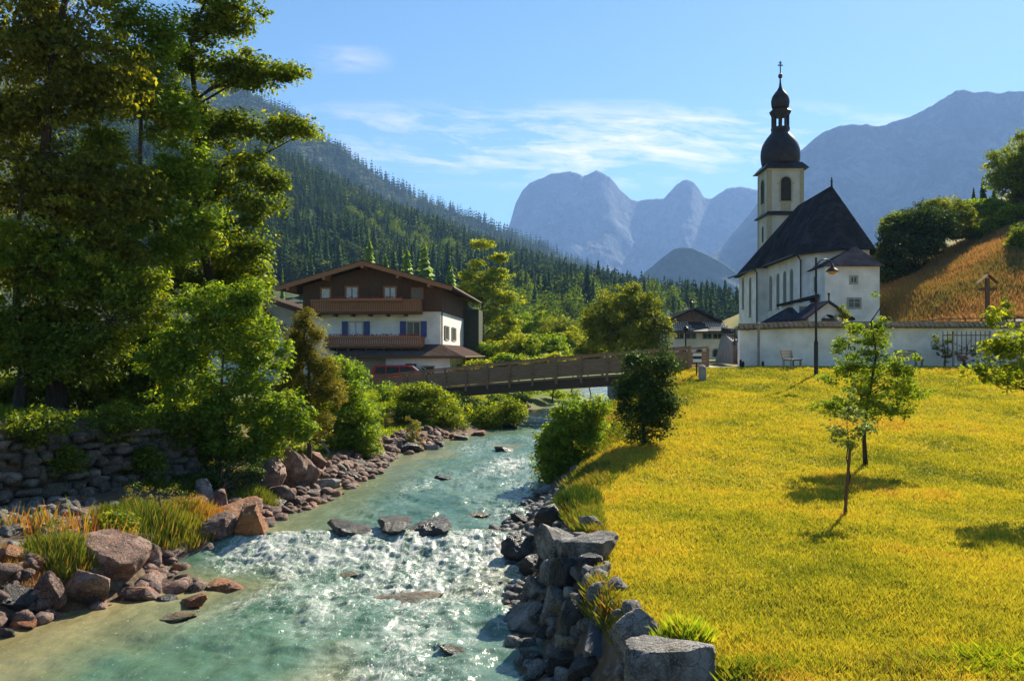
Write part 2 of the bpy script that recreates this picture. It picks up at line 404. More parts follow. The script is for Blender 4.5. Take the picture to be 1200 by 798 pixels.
base = zwater(WY)
chop = .05 * fbm(WX * 1.4, WY * 1.9, seed=40, octv=4) + .018 * fbm(WX * 6, WY * 7.5, seed=41, octv=3)
rough = .11 * fbm(WX * 1.6, WY * 2.2, seed=42, octv=5, gain=.62, ridged=True) + .035 * fbm(WX * 11, WY * 12, seed=43, octv=2)
calm = sst(-1.0, -.1, off)
WZ = base + chop * (.25 + .75 * calm) + rough * (foam ** .8) * .9 + .10 * toe
WZ += .05 * np.sin(WY * 2.6 + 1.4 * fn * 3 + WX * .6) * (1 - toe) * calm * np.exp(-((WY - 18) / 14) ** 2)
ny, nx = WX.shape; idx = np.arange(ny * nx).reshape(ny, nx)
F = np.stack([idx[:-1, :-1], idx[:-1, 1:], idx[1:, 1:], idx[1:, :-1]], -1).reshape(-1, 4)
mw, t = mat('water')
co = t.n('ShaderNodeTexCoord').outputs['Object']
fo = t.n('ShaderNodeAttribute', attribute_name='foam').outputs['Fac']; sh = t.n('ShaderNodeAttribute', attribute_name='shallow').outputs['Fac']
cs = t.n('ShaderNodeMapping', {'Vector': co, 'Scale': (1.25, .55, 1.0)}).outputs[0]
wn = t.n('ShaderNodeTexNoise', {'Vector': cs, 'Scale': 2.0, 'Detail': 2.0}).outputs[1]
cw = t.n('ShaderNodeVectorMath', {0: cs, 1: t.n('ShaderNodeVectorMath', {0: wn, 'Scale': .8}, operation='SCALE').outputs[0]}, operation='ADD').outputs[0]
f1 = t.noise(cw, 3.5, 9, .74)
f2 = t.noise(cw, 13.0, 5, .7)
fm = t.m('ADD', t.m('MULTIPLY', f1, .62), t.m('MULTIPLY', f2, .38))
thr = t.m('SUBTRACT', .645, t.m('MULTIPLY', fo, .185))
ff = t.m('MULTIPLY', t.m('DIVIDE', t.m('SUBTRACT', fm, thr), .11, clamp=True), .85)
fl = t.noise(cw, 24.0, 2, .6)
ff = t.m('MAXIMUM', ff, t.m('DIVIDE', t.m('SUBTRACT', fl, t.m('SUBTRACT', .725, t.m('MULTIPLY', fo, .14))), .03, clamp=True))
deep = t.ramp(t.noise(cs, .35, 4, .6), [(.35, (.05, .115, .075)), (.65, (.095, .17, .11))])
bedc = t.ramp(t.noise(cs, 1.3, 5, .65), [(.35, (.20, .15, .06)), (.65, (.36, .29, .13))])
deep = t.mix(t.m('MULTIPLY', t.m('MULTIPLY', fo, t.ramp(t.noise(cw, 1.6, 5, .6), [(.4, 0.0), (.65, 1.0)])), .8), deep, (.34, .40, .33))
wc = t.mix(sh, deep, bedc)
bp = t.n('ShaderNodeBump', {'Height': t.m('ADD', t.noise(cs, 6, 5, .65), t.m('MULTIPLY', t.noise(cs, 26, 3, .6), .25)), 'Strength': .4, 'Distance': .06})
wsh = t.n('ShaderNodeBsdfPrincipled', {'Base Color': wc, 'Roughness': .22, 'IOR': 1.33, 'Normal': bp.outputs[0]})
bp2 = t.n('ShaderNodeBump', {'Height': f2, 'Strength': .8, 'Distance': .06})
fsh = t.n('ShaderNodeBsdfPrincipled', {'Base Color': (.60, .58, .53, 1), 'Roughness': .6, 'Normal': bp2.outputs[0], 'Subsurface Weight': 0.0})
ws = t.n('ShaderNodeMixShader', {0: ff, 1: wsh.outputs[0], 2: fsh.outputs[0]})
out(t, ws.outputs[0])
shallow = np.clip(1 - (off + 1.0) / (.75 + .25 * fn) , 0, 1) ** .8 * (1 - .55 * sst(18.5, 21, WY)) * (1 - toe)
shallow = np.maximum(shallow, .5 * sst(.35, .7, fbm(WX * .4 + 5, WY * .3, seed=55, octv=2) + .1))
wo = np_mesh('river_water', np.stack([WX.ravel(), WY.ravel(), WZ.ravel()], -1), F, mw, True, {'foam': ('POINT', foam), 'shallow': ('POINT', shallow)})
tag(wo, kind='structure')

# ---------------------------------------------------------------- hills and mountains (polar terrain sheets with a back slope)
def ridge_sheet(name, crest, D0, D1, zb, m, rough_, nseed, ncol=320, nrow=110, prof=1.0, back=1.4, fscale=None, Dfun=None):
    pxs = np.linspace(crest[0][0], crest[-1][0], ncol)
    cy = np.interp(pxs, [c_[0] for c_ in crest], [c_[1] for c_ in crest])
    tt = np.concatenate([np.linspace(0, 1, nrow), np.linspace(1.03, back, 16)])
    PX, TT = np.meshgrid(pxs, tt); CY, _ = np.meshgrid(cy, tt)
    cy = cy + (1.5 * fbm(pxs * .11, 0 * pxs, seed=nseed + 20, octv=3) + 3.0 * np.minimum(0, fbm(pxs * .05, 0 * pxs + 3, seed=nseed + 21, octv=4, ridged=True))) * (D1 > 2450)
    D1v = D1 if Dfun is None else Dfun(PX)
    D = D0 + (D1v - D0) * TT
    Xw = (PX - 600) / FP * D; Yw = D
    kern = np.hanning(61); kern /= kern.sum(); cs_ = np.convolve(np.pad(cy, 30, mode='edge'), kern, mode='valid')
    shift = 26 * fbm(PX * .012, TT * 5, seed=nseed + 9, octv=3) * np.clip(1 - TT, 0, 1) * 2
    w_ = np.clip(TT, 0, 1) ** 3
    CY = np.interp(PX + shift, pxs, cy) * w_ + np.interp(PX + shift * 2, pxs, cs_) * (1 - w_)
    ztop = CAMZ + (HZ - CY) / FP * D1v
    g = np.where(TT <= 1, TT ** prof, 1 - (TT - 1) * 1.3)
    Zw = zb + (ztop - zb) * g
    fs_ = fscale or (6.0 / D1)
    nn = .45 * fbm(Xw * fs_ * .7, Yw * fs_ * .7, seed=nseed, octv=4) + .55 * fbm(Xw * fs_ * 2.7, Yw * fs_ * 2.7, seed=nseed + 3, octv=6, gain=.62, ridged=True)
    fade = np.sin(np.clip(TT, 0, 1) * np.pi) ** .7 + .08
    Zw = Zw + rough_ * nn * fade
    idx = np.arange(PX.size).reshape(PX.shape)
    F = np.stack([idx[:-1, :-1], idx[:-1, 1:], idx[1:, 1:], idx[1:, :-1]], -1).reshape(-1, 4)
    o = np_mesh(name, np.stack([Xw.ravel(), Yw.ravel(), Zw.ravel()], -1), F, m, True); tag(o, kind='structure')
    return pxs, tt, Xw, Yw, Zw
mm, t = mat('alpine_rock')
co = t.n('ShaderNodeTexCoord').outputs['Object']
mp = t.n('ShaderNodeMapping', {'Vector': co, 'Scale': (.004, .004, .0016)}).outputs[0]
f = t.noise(mp, 1.6, 10, .7, .6)
col = t.ramp(f, [(.36, (.04, .05, .06)), (.5, (.08, .09, .095)), (.62, (.17, .175, .18))])
zz = t.n('ShaderNodeSeparateXYZ', {0: co}).outputs[2]
veg = t.m('ADD', t.m('MULTIPLY', zz, -.0022), t.m('MULTIPLY', t.noise(co, .006, 7, .7), 1.9))
col = t.mix(t.ramp(veg, [(.05, 0.0), (.35, 1.0)]), col, (.03, .05, .025))
sn = t.m('MULTIPLY', t.ramp(t.noise(co, .012, 8, .75), [(.68, 0.0), (.71, 1.0)]), t.ramp(t.m('MULTIPLY', zz, .001), [(.55, 0.0), (.68, 1.0)]))
col = t.mix(sn, col, (.8, .82, .85))
bp = t.n('ShaderNodeBump', {'Height': t.noise(mp, 3, 10, .72), 'Strength': .9, 'Distance': 50.0})
out(t, t.n('ShaderNodeBsdfPrincipled', {'Base Color': col, 'Roughness': .95, 'Normal': bp.outputs[0], 'Specular IOR Level': .1}).outputs[0])
mf = simple('forest_floor', (.03, .045, .015), (.06, .075, .03), scale=.05, bump=.5, bscale=.3, rough=.95, spec=.1)
mA = [(560, 330), (590, 280), (598, 262), (604, 240), (612, 224), (620, 215), (632, 210), (645, 205), (656, 204), (668, 201), (676, 203), (683, 208), (690, 204), (697, 202), (703, 202), (715, 208), (724, 219), (733, 229), (740, 235), (747, 236), (760, 234), (778, 233), (785, 226), (792, 218), (800, 212), (806, 211), (813, 214), (819, 222), (825, 231), (834, 234), (843, 228), (852, 222), (865, 219), (885, 222), (930, 240), (990, 270), (1060, 330)]
ridge_sheet('mountains', mA, 3500, 5200, 0, mm, 70, 61, prof=1.9, nrow=150, ncol=420)
mC = [(735, 350), (755, 320), (775, 303), (790, 292), (800, 290), (812, 291), (830, 299), (850, 310), (870, 325), (900, 345), (960, 375)]
ridge_sheet('mountains', mC, 2150, 2400, 0, mf, 9, 63, prof=1.2)
mB = [(800, 330), (850, 285), (880, 248), (900, 222), (920, 198), (935, 180), (945, 170), (960, 158), (970, 152), (985, 147), (1000, 146), (1020, 148), (1040, 145), (1060, 139), (1075, 134), (1090, 126), (1100, 119), (1110, 113), (1120, 107), (1130, 106), (1140, 109), (1152, 107), (1170, 109), (1190, 108), (1230, 108), (1290, 96), (1340, 90), (1420, 110), (1600, 200)]
ridge_sheet('mountains', mB, 2250, 3600, 0, mm, 60, 65, prof=1.7, nrow=150, ncol=420)
# forested slopes on the left
hA = [(-500, 60), (-200, 30), (0, 40), (200, 80), (290, 108), (315, 122), (330, 128), (350, 142), (375, 160), (400, 178), (425, 195), (450, 212), (475, 225), (500, 237), (540, 252), (580, 270), (620, 285), (660, 300), (720, 330), (800, 370)]
hillA = ridge_sheet('mountains', hA, 900, 1900, 0, mf, 30, 67, prof=1.2)
hB = [(-500, 40), (-200, 60), (0, 90), (200, 140), (300, 175), (340, 192), (380, 215), (420, 235), (460, 250), (500, 266), (540, 282), (580, 297), (620, 311), (660, 322), (700, 334), (740, 345), (780, 356), (820, 367), (860, 375), (900, 380), (1000, 384), (1200, 386)]
hillB = ridge_sheet('forest_hill', hB, 210, 1000, 3, mf, 11, 69, prof=1.12, ncol=360, nrow=140, Dfun=lambda px: np.interp(px, [-500, 300, 900, 1200], [1000, 1000, 620, 600]))
# ---------------------------------------------------------------- building materials
plaster = simple('white_plaster', (.88, .84, .78), (.66, .61, .54), scale=.9, bump=.15, bscale=9, rough=.9, detail=8, spec=.2)
plaster_old = simple('weathered_plaster', (.82, .79, .74), (.58, .55, .50), scale=1.1, bump=.3, bscale=7, rough=.9, detail=9, spec=.2, lo=.42, hi=.72)
plaster_tower = simple('cream_plaster', (.60, .56, .48), (.48, .45, .38), scale=.8, bump=.15, rough=.9, spec=.2)
trim_cream = simple('ochre_trim', (.44, .38, .24), (.36, .31, .2), rough=.85)
beige = simple('beige_plaster', (.42, .36, .28), (.36, .30, .23), rough=.85)
shingle = None
def shingles(name, c1, c2, c3, row=5.0, rough=.8):
    m, t = mat(name)
    co = t.n('ShaderNodeTexCoord').outputs['Object']
    s_ = t.n('ShaderNodeSeparateXYZ', {0: co})
    h = t.m('ADD', s_.outputs[0], t.m('MULTIPLY', s_.outputs[1], 1.0))
    vec = t.n('ShaderNodeCombineXYZ', {0: h, 1: t.m('MULTIPLY', s_.outputs[2], 1.0), 2: 0.0}).outputs[0]
    br = t.n('ShaderNodeTexBrick', {'Vector': vec, 'Color1': (*c1, 1), 'Color2': (*c2, 1), 'Mortar': (*[x * .35 for x in c1], 1), 'Scale': row, 'Mortar Size': .03, 'Bias': 0.0, 'Brick Width': .6, 'Row Height': .5})
    f = t.noise(co, .9, 7, .7)
    col = t.mix(t.ramp(f, [(.45, 0.0), (.68, 1.0)]), br.outputs[0], c3)
    bp = t.n('ShaderNodeBump', {'Height': t.m('ADD', br.outputs[1], t.m('MULTIPLY', t.noise(co, 20, 4, .7), -.5)), 'Strength': .6, 'Distance': .04})
    bp.invert = True
    out(t, t.n('ShaderNodeBsdfDiffuse', {'Color': col, 'Roughness': .3, 'Normal': bp.outputs[0]}).outputs[0]); return m
church_roof = shingles('dark_shingles', (.030, .029, .033), (.048, .046, .052), (.068, .066, .074), rough=.85)
slate_small = shingles('slate_shingles', (.035, .033, .042), (.058, .055, .068), (.08, .077, .09), 4.0)
wall_cope = shingles('mossy_tiles', (.16, .12, .09), (.24, .19, .15), (.12, .12, .06), 4.0)
house_roof = shingles('brown_tiles', (.10, .065, .05), (.15, .10, .08), (.12, .10, .085), 3.0)
pale_roof = shingles('pale_tiles', (.30, .24, .20), (.38, .31, .26), (.24, .20, .17), 3.0)
copper = simple('dark_dome_metal', (.018, .014, .016), (.035, .028, .03), scale=2, rough=.5, metal=.3, bump=.1)
wood_dark = simple('dark_timber', (.095, .052, .03), (.15, .085, .05), scale=3, stretch=(9, 9, .8), bump=.4, rough=.8, spec=.2)
wood_red = simple('red_brown_timber', (.30, .13, .065), (.40, .19, .09), scale=3, stretch=(.8, .8, 9), bump=.3, rough=.75, spec=.2)
wood_grey = simple('weathered_bridge_timber', (.19, .115, .065), (.36, .23, .135), scale=2.5, stretch=(.8, .8, 14), bump=.5, rough=.85, spec=.2, detail=8)
wood_bench = simple('bench_timber', (.20, .15, .11), (.34, .27, .2), scale=3, stretch=(6, .8, 6), rough=.8)
iron = simple('black_iron', (.015, .014, .015), (.03, .027, .026), scale=8, rough=.5, metal=.4, bump=.1)
rust_iron = simple('brown_iron', (.09, .055, .04), (.14, .09, .07), scale=8, rough=.7, metal=.2, bump=.1)
glass_m, t = mat('window_glass')
out(t, t.n('ShaderNodeBsdfPrincipled', {'Base Color': (.03, .035, .04, 1), 'Roughness': .12, 'Specular IOR Level': .6}).outputs[0])
glass_g = simple('lead_glass', (.20, .21, .19), (.12, .13, .12), scale=6, rough=.3, bump=.2)
curtain = simple('lace_curtain', (.85, .86, .86), (.45, .47, .5), scale=9, stretch=(3, 3, .6), rough=.6, bump=.1)
frame_w = simple('window_frame_paint', (.50, .40, .30), (.42, .33, .24), rough=.6, bump=.05)
frame_s = simple('stone_frame', (.40, .37, .31), (.30, .28, .24), rough=.9)
shut_blue = simple('blue_shutter_paint', (.055, .085, .24), (.04, .065, .19), scale=2, stretch=(1, 1, 14), rough=.55, bump=.3)
shut_green = simple('green_shutter_paint', (.06, .10, .09), (.04, .07, .06), scale=2, stretch=(1, 1, 14), rough=.55, bump=.3)
concrete = simple('old_concrete', (.30, .28, .25), (.17, .16, .14), scale=1.4, bump=.3, rough=.9, detail=9)
stonew = simple('grey_stone', (.30, .29, .28), (.20, .19, .19), scale=3, bump=.4, rough=.9)
flower = simple('geranium_red', (.50, .03, .03), (.32, .10, .03), scale=30, rough=.7, bump=.5)
car_red, t = mat('red_car_paint')
out(t, t.n('ShaderNodeBsdfPrincipled', {'Base Color': (.42, .012, .015, 1), 'Roughness': .3, 'Coat Weight': .6}).outputs[0])
rubber = simple('rubber', (.02, .02, .02), rough=.8)
chrome = simple('bright_metal', (.6, .6, .6), rough=.3, metal=.9)
gold = simple('gilded_metal', (.12, .08, .03), (.08, .05, .02), rough=.35, metal=.8)

# ---------------------------------------------------------------- church
GB = 5.0
ch = empty('church', (25, 70, GB), 'white church with steep dark shingle roof and onion domed tower behind the churchyard wall', 'church')
ze = CAMZ + 7.75
C1 = (22.45, 66.2); C2 = (24.5, 63.5); C3 = (26.6, 63.5); C4 = (27.7, 66.2)
chan = [C1, C2, C3, C4, (28.0, 76.2), (22.75, 76.2)]
mb = MB(); mb.prism([(x, y, GB) for x, y in chan], (0, 0, ze - GB + .05))
wallo = mb.build('chancel_wall', plaster, ch)
nave = [(21.85, 76.0), (29.1, 76.0), (29.4, 83.8), (22.3, 83.8)]
mb = MB(); mb.prism([(x, y, GB) for x, y in nave], (0, 0, ze - GB - .1))
mb.build('nave_wall', plaster, ch)
# one steep roof, hipped at both ends
zr_ = CAMZ + 13.3
def eave(p, c_, o_=.45):
    v_ = Vector((p[0] - c_[0], p[1] - c_[1])); return Vector(p) + v_.normalized() * o_
cc = (25.2, 72)
E = [Vector((21.85, 66.3)), Vector((24.2, 63.0)), Vector((26.9, 63.0)), Vector((28.2, 66.3)), Vector((28.5, 75.6)), Vector((29.6, 75.6)), Vector((29.8, 84.2)), Vector((21.85, 84.2)), Vector((21.35, 75.6)), Vector((22.1, 75.6))]
top = [(25.25, 67.4, zr_), (25.6, 76.4, zr_)]
V_ = [(p.x, p.y, ze) for p in E]; V_ = [(a, b, c if i not in (7, 8, 5, 6) else c - .25) for i, (a, b, c) in enumerate(V_)] + top
mb = MB(); mb.add(V_, [(0, 1, 10), (1, 2, 10), (2, 3, 10), (3, 4, 11, 10), (4, 5, 11), (5, 6, 11), (6, 7, 11), (7, 8, 11), (8, 9, 11), (9, 0, 10, 11), (9, 8, 7, 6, 5, 4, 3, 2, 1, 0)])
ro = mb.build('roof', church_roof, ch)
mb = MB(); mb.tube([(25.25, 67.4, zr_ - .1), (25.25, 67.4, zr_ + .65)], [.09, .05]); mb.lathe([(.02, .25), (.13, .35), (.02, .48)], (25.25, 67.4, zr_), 10); mb.build('finial', copper, ro)
for k in range(14):   # small snow guards / hatch
    pass
mb = MB(); mb.add([(21.92, 71.2, ze + .9), (21.95, 72.2, ze + .9), (22.6, 72.2, ze + 2.1), (22.6, 71.2, ze + 2.1), (22.0, 71.25, ze + 1.9), (22.0, 72.15, ze + 1.9)], [(0, 1, 5, 4), (4, 5, 2, 3), (0, 4, 3), (1, 2, 5)]); mb.build('roof_hatch', church_roof, ro)
# chancel north side: four tall windows (frames from true edge)
def church_window(fr, a0, a1, z0, z1, m_=glass_g, par=ch, fm=frame_s, fw=.12):
    mb = MB(); fr.arch(mb, a0 - fw, a1 + fw, z0 - fw, z1 + fw, -.05, .035); w_ = mb.build('window', fm, par)
    mb = MB(); fr.arch(mb, a0, a1, z0, z1, -.05, .055); mb.build('pane', m_, w_)
    mb = MB(); mb.add([fr.P(a0 - fw - .03, z0 - fw - .08, 0), fr.P(a1 + fw + .03, z0 - fw - .08, 0), fr.P(a1 + fw + .03, z0 - fw - .08, .14), fr.P(a0 - fw - .03, z0 - fw - .08, .14), fr.P(a0 - fw - .03, z0 - fw, 0), fr.P(a1 + fw + .03, z0 - fw, 0), fr.P(a1 + fw + .03, z0 - fw - .02, .14), fr.P(a0 - fw - .03, z0 - fw - .02, .14)], [(0, 1, 2, 3), (4, 5, 6, 7), (0, 1, 5, 4), (1, 2, 6, 5), (2, 3, 7, 6), (3, 0, 4, 7)]); mb.build('sill', frame_s, w_)
frN = FR((22.75, 76.2, 0), (C1[0] - 22.75, C1[1] - 76.2))   # runs toward camera; outward = -x
for a_ in (1.35, 3.6, 5.6, 7.5): church_window(frN, a_ - .3, a_ + .3, CAMZ + 4.0, CAMZ + 6.75)
frC = FR((C1[0], C1[1], 0), (C2[0] - C1[0], C2[1] - C1[1]))
church_window(frC, 1.05, 1.85, CAMZ + 4.45, CAMZ + 6.75, glass_m)
frW = FR((22.3, 83.8, 0), (21.85 - 22.3, 76 - 83.8))
church_window(frW, 1.6, 2.2, CAMZ + 4.5, CAMZ + 7.2); church_window(frW, 4.7, 5.3, CAMZ + 3.6, CAMZ + 7.0); church_window(frW, 1.5, 2.3, CAMZ + 1.6, CAMZ + 2.6)
frS = FR((22.75, 76.0, 0), (C1[0] - 22.75, C1[1] - 76.2))
# plinth step, downpipes
for (x, y, o_) in ((21.78, 75.93, 0), (22.36, 66.1, 0)):
    mb = MB(); mb.tube([(x - .3, y - .2, ze - .15), (x, y, ze - .5), (x, y, GB)], .055, 8); mb.build('downpipe', iron, ch)
gut = MB(); gut.tube([(21.3, 84.1, ze - .28), (21.33, 75.5, ze - .28)], .07, 6); gut.tube([(22.05, 75.5, ze - .05), (21.82, 66.25, ze - .05), (24.15, 62.95, ze - .05)], .07, 6); gut.build('gutter', iron, ch)
mb = MB(); mb.box(21.1, 22.6, 75.2, 83.4, GB, CAMZ + 1.25); mb.build('plinth', plaster_old, ch)
mb = MB(); mb.add([(20.9, 75.0, CAMZ + 1.2), (22.3, 75.0, CAMZ + 2.0), (22.3, 83.5, CAMZ + 2.0), (20.9, 83.5, CAMZ + 1.2)], [(0, 1, 2, 3)]); o = mb.build('plinth_roof', slate_small, ch)
md = o.modifiers.new('t', 'SOLIDIFY'); md.thickness = .12
# tower
tx0, tx1, ty0, ty1 = 25.5, 29.05, 85.0, 88.5
tz = CAMZ + 18.6
mb = MB(); mb.box(tx0, tx1, ty0, ty1, GB, tz); tw = mb.build('tower', plaster_tower, ch)
mb = MB()
for (a, b) in ((tx0, ty0), (tx1, ty0), (tx0, ty1), (tx1, ty1)):
    mb.box(a - .03, a + .38, b - .03, b + .38, GB, tz - .3) if a == tx0 and b == ty0 else mb.box(a - .38 if a == tx1 else a - .03, a + .03 if a == tx1 else a + .38, b - .38 if b == ty1 else b - .03, b + .03 if b == ty1 else b + .38, GB, tz - .31)
mb.build('corner_trim', trim_cream, tw)
mb = MB(); z1 = CAMZ + 13.95
mb.box(tx0 - .3, tx1 + .3, ty0 - .3, ty1 + .3, z1 - .12, z1); mb.add([(tx0 - .3, ty0 - .3, z1), (tx1 + .3, ty0 - .3, z1), (tx1 + .3, ty1 + .3, z1), (tx0 - .3, ty1 + .3, z1), (tx0, ty0, z1 + .3), (tx1, ty0, z1 + .3), (tx1, ty1, z1 + .3), (tx0, ty1, z1 + .3)], [(0, 1, 5, 4), (1, 2, 6, 5), (2, 3, 7, 6), (3, 0, 4, 7)])
mb.build('cornice', copper, tw)
mb = MB(); z2 = tz
mb.add([(tx0 - .45, ty0 - .45, z2 - .1), (tx1 + .45, ty0 - .45, z2 - .1), (tx1 + .45, ty1 + .45, z2 - .1), (tx0 - .45, ty1 + .45, z2 - .1), (tx0 + .1, ty0 + .1, z2 + .55), (tx1 - .1, ty0 + .1, z2 + .55), (tx1 - .1, ty1 - .1, z2 + .55), (tx0 + .1, ty1 - .1, z2 + .55)], [(3, 2, 1, 0), (4, 5, 6, 7), (0, 1, 5, 4), (1, 2, 6, 5), (2, 3, 7, 6), (3, 0, 4, 7)])
mb.build('tower_eave', copper, tw)
for fr in (FR((tx0, ty0, 0), (1, 0)), FR((tx0, ty1, 0), (0, -1)), FR((tx1, ty0, 0), (0, 1))):
    mb = MB(); fr.arch(mb, 1.12, 2.43, z1 + 1.15, z1 + 3.85, -.05, .05); fr.box(mb, .95, 2.6, z1 + 3.0, z1 + 3.12, -.05, .07); bw = mb.build('belfry_window', trim_cream, tw)
    mb = MB(); fr.arch(mb, 1.27, 2.28, z1 + 1.3, z1 + 3.7, -.05, .075); mb.build('louvre', simple('black_louvre', (.02, .015, .013), (.035, .025, .02)), bw)
    mb = MB(); fr.box(mb, 1.27, 2.28, z1 + .35, z1 + 1.1, -.05, .03); mb.build('panel', trim_cream, bw)
    mb = MB(); fr.arch(mb, 1.5, 2.0, z1 - 2.6, z1 - 1.0, -.05, .03); mb.build('window', glass_m, tw)
tcx, tcy = (tx0 + tx1) / 2, (ty0 + ty1) / 2
K = tcy / 1000.0
def prof(pts): return [(r_ * K, (HZ - y_) * K + CAMZ) for r_, y_ in pts]
big = prof([(20.5, 196), (21.5, 192), (22.3, 187), (22.6, 182), (22.2, 177), (20.6, 171), (18, 166), (15, 161.5), (12, 158), (10.3, 155.5), (9.8, 153)])
mb = MB(); mb.lathe([(r_, z_) for r_, z_ in big], (tcx, tcy, 0), 24); dm = mb.build('onion_dome', copper, ch, smooth=True)
mb = MB(); mb.lathe(prof([(10.5, 154), (10.8, 151.5), (10.5, 150)]), (tcx, tcy, 0), 8); mb.lathe(prof([(10, 137), (12.2, 132.5), (12.6, 131), (10, 129), (7.5, 128)]), (tcx, tcy, 0), 8)
for k in range(8):
    a_ = 2 * math.pi * (k + .5) / 8; r_ = 8.8 * K
    mb.tube([(tcx + r_ * math.cos(a_), tcy + r_ * math.sin(a_), CAMZ + (HZ - 151) * K), (tcx + r_ * math.cos(a_), tcy + r_ * math.sin(a_), CAMZ + (HZ - 136) * K)], 1.45 * K, 6)
mb.tube([(tcx, tcy, CAMZ + (HZ - 151) * K), (tcx, tcy, CAMZ + (HZ - 136) * K)], 1.2 * K, 6)
mb.build('lantern', copper, ch)
mb = MB(); mb.lathe(prof([(8, 129), (9.8, 126), (10.6, 121), (10.5, 118), (9.2, 113.5), (6.5, 109.5), (3.6, 106), (1.8, 102.5), (1.0, 97), (.8, 92)]), (tcx, tcy, 0), 20); mb.build('small_onion_dome', copper, ch, smooth=True)
mb = MB(); mb.lathe(prof([(.5, 92.6), (2.0, 91.6), (2.6, 89.6), (2.0, 87.4), (.5, 86.4)]), (tcx, tcy, 0), 14); mb.build('ball', gold, ch, smooth=True)
mb = MB(); zc = lambda y_: CAMZ + (HZ - y_) * K
mb.box(tcx - .045, tcx + .045, tcy - .045, tcy + .045, zc(87), zc(72)); mb.box(tcx - .26, tcx + .26, tcy - .04, tcy + .04, zc(77.5), zc(76.3)); mb.box(tcx - .16, tcx + .16, tcy - .042, tcy + .042, zc(74.6), zc(73.8)); mb.lathe([(.01, -.1), (.1, 0), (.01, .1)], (tcx, tcy, zc(76.9)), 8)
mb.build('cross', iron, ch)
# sacristy
sx = empty('x', (0, 0, 0), None, None); bpy.data.objects.remove(sx)
S = [(22.0, 60.0), (25.85, 60.0), (26.4, 63.6), (22.2, 63.6)]; zs = CAMZ + .1035 * 60.0
mb = MB(); mb.prism([(x, y, GB) for x, y in S], (0, 0, zs - GB)); mb.build('sacristy_wall', plaster, ch)
mb = MB(); mb.add([(21.8, 59.65, zs - .05), (26.1, 59.65, zs - .05), (26.75, 64.0, zs - .05), (22.0, 64.0, zs - .05), (25.1, 62.3, CAMZ + 7.85), (25.2, 64.0, CAMZ + 7.85)], [(0, 1, 4), (1, 2, 5, 4), (3, 0, 4, 5), (0, 3, 2, 1), (2, 3, 5)]); mb.build('sacristy_roof', slate_small, ch)
mb = MB(); mb.add([(26.7, 62.9, zs + .0), (27.25, 66.0, zs - .05), (27.2, 66.0, zs + .95), (26.2, 63.6, zs + .95)], [(0, 1, 2, 3)]); 
frA = FR((22.0, 60.0, 0), (1, 0))
def sq_window(fr, a0, a1, z0, z1, par, pane=glass_m, fm=frame_s, fw=.14, d=.04, mull=False, cross=False, pd=.01):
    mb = MB(); fr.box(mb, a0 - fw, a1 + fw, z0 - fw, z0, -.04, d); fr.box(mb, a0 - fw, a1 + fw, z1, z1 + fw, -.04, d); fr.box(mb, a0 - fw, a0, z0, z1, -.04, d - .003); fr.box(mb, a1, a1 + fw, z0, z1, -.04, d - .003)
    if mull: fr.box(mb, (a0 + a1) / 2 - .035, (a0 + a1) / 2 + .035, z0, z1, .012, d - .006)
    if cross: fr.box(mb, a0, a1, z0 + (z1 - z0) * .62 - .025, z0 + (z1 - z0) * .62 + .025, .012, d - .009)
    w_ = mb.build('window', fm, par)
    mb = MB(); fr.box(mb, a0, a1, z0, z1, -.04, pd); mb.build('pane', pane, w_); return w_
k = .060
sq_window(frA, (997 - 966) * k, (1002.5 - 966) * k, CAMZ + (HZ - 331) * k, CAMZ + (HZ - 325) * k, ch, mull=True)
sq_window(frA, (994 - 966) * k, (1006.5 - 966) * k, CAMZ + (HZ - 360) * k, CAMZ + (HZ - 351) * k, ch, mull=True, cross=True)
frAl = FR((22.2, 63.6, 0), (-.2, -3.6)); sq_window(frAl, 1.2, 1.5, CAMZ + 4.6, CAMZ + 5.6, ch, fw=.06)
# lean-to at the chancel
mb = MB(); mb.add([(21.9, 61.0, CAMZ + 4.3), (20.0, 61.4, CAMZ + 3.75), (20.0, 64.6, CAMZ + 3.75), (22.9, 64.2, CAMZ + 4.3)], [(0, 1, 2, 3)]); o = mb.build('lean_to_roof', church_roof, ch); o.modifiers.new('t', 'SOLIDIFY').thickness = .18
mb = MB(); mb.prism([(20.3, 61.6, GB), (21.9, 61.3, GB), (22.2, 64.4, GB), (20.3, 64.4, GB)], (0, 0, CAMZ + 3.7 - GB)); mb.build('lean_to_wall', plaster, ch)
sq_window(FR((20.3, 61.6, 0), (1.6, -.3)), .45, 1.15, CAMZ + 2.0, CAMZ + 3.4, ch, fw=.06)

# ---------------------------------------------------------------- gabled porch with an arch, small slate-roofed chapel
pk = .055; Yp = 55.0
pc = (970 - 600) * pk
po = empty('gabled_porch', (pc, Yp, GB), 'small white gabled porch with a round arch just behind the churchyard wall', 'porch')
px0, px1 = pc - 1.25, pc + 1.35; zeav = CAMZ + (HZ - 371) * pk; zap = CAMZ + (HZ - 352.5) * pk
f_ = [(px0, GB), (px0, zeav), (pc, zap - .12), (px1, zeav), (px1, GB)]
ac = pc + .1; ar = .58; az = CAMZ + (HZ - 379) * pk
arc = [(ac + ar * math.cos(math.pi * q / 10), az + ar * math.sin(math.pi * q / 10)) for q in range(11)]
V_ = []; 
outer = [(px1, GB), (px1, zeav), (pc, zap - .12), (px0, zeav), (px0, GB)]
mb = MB()
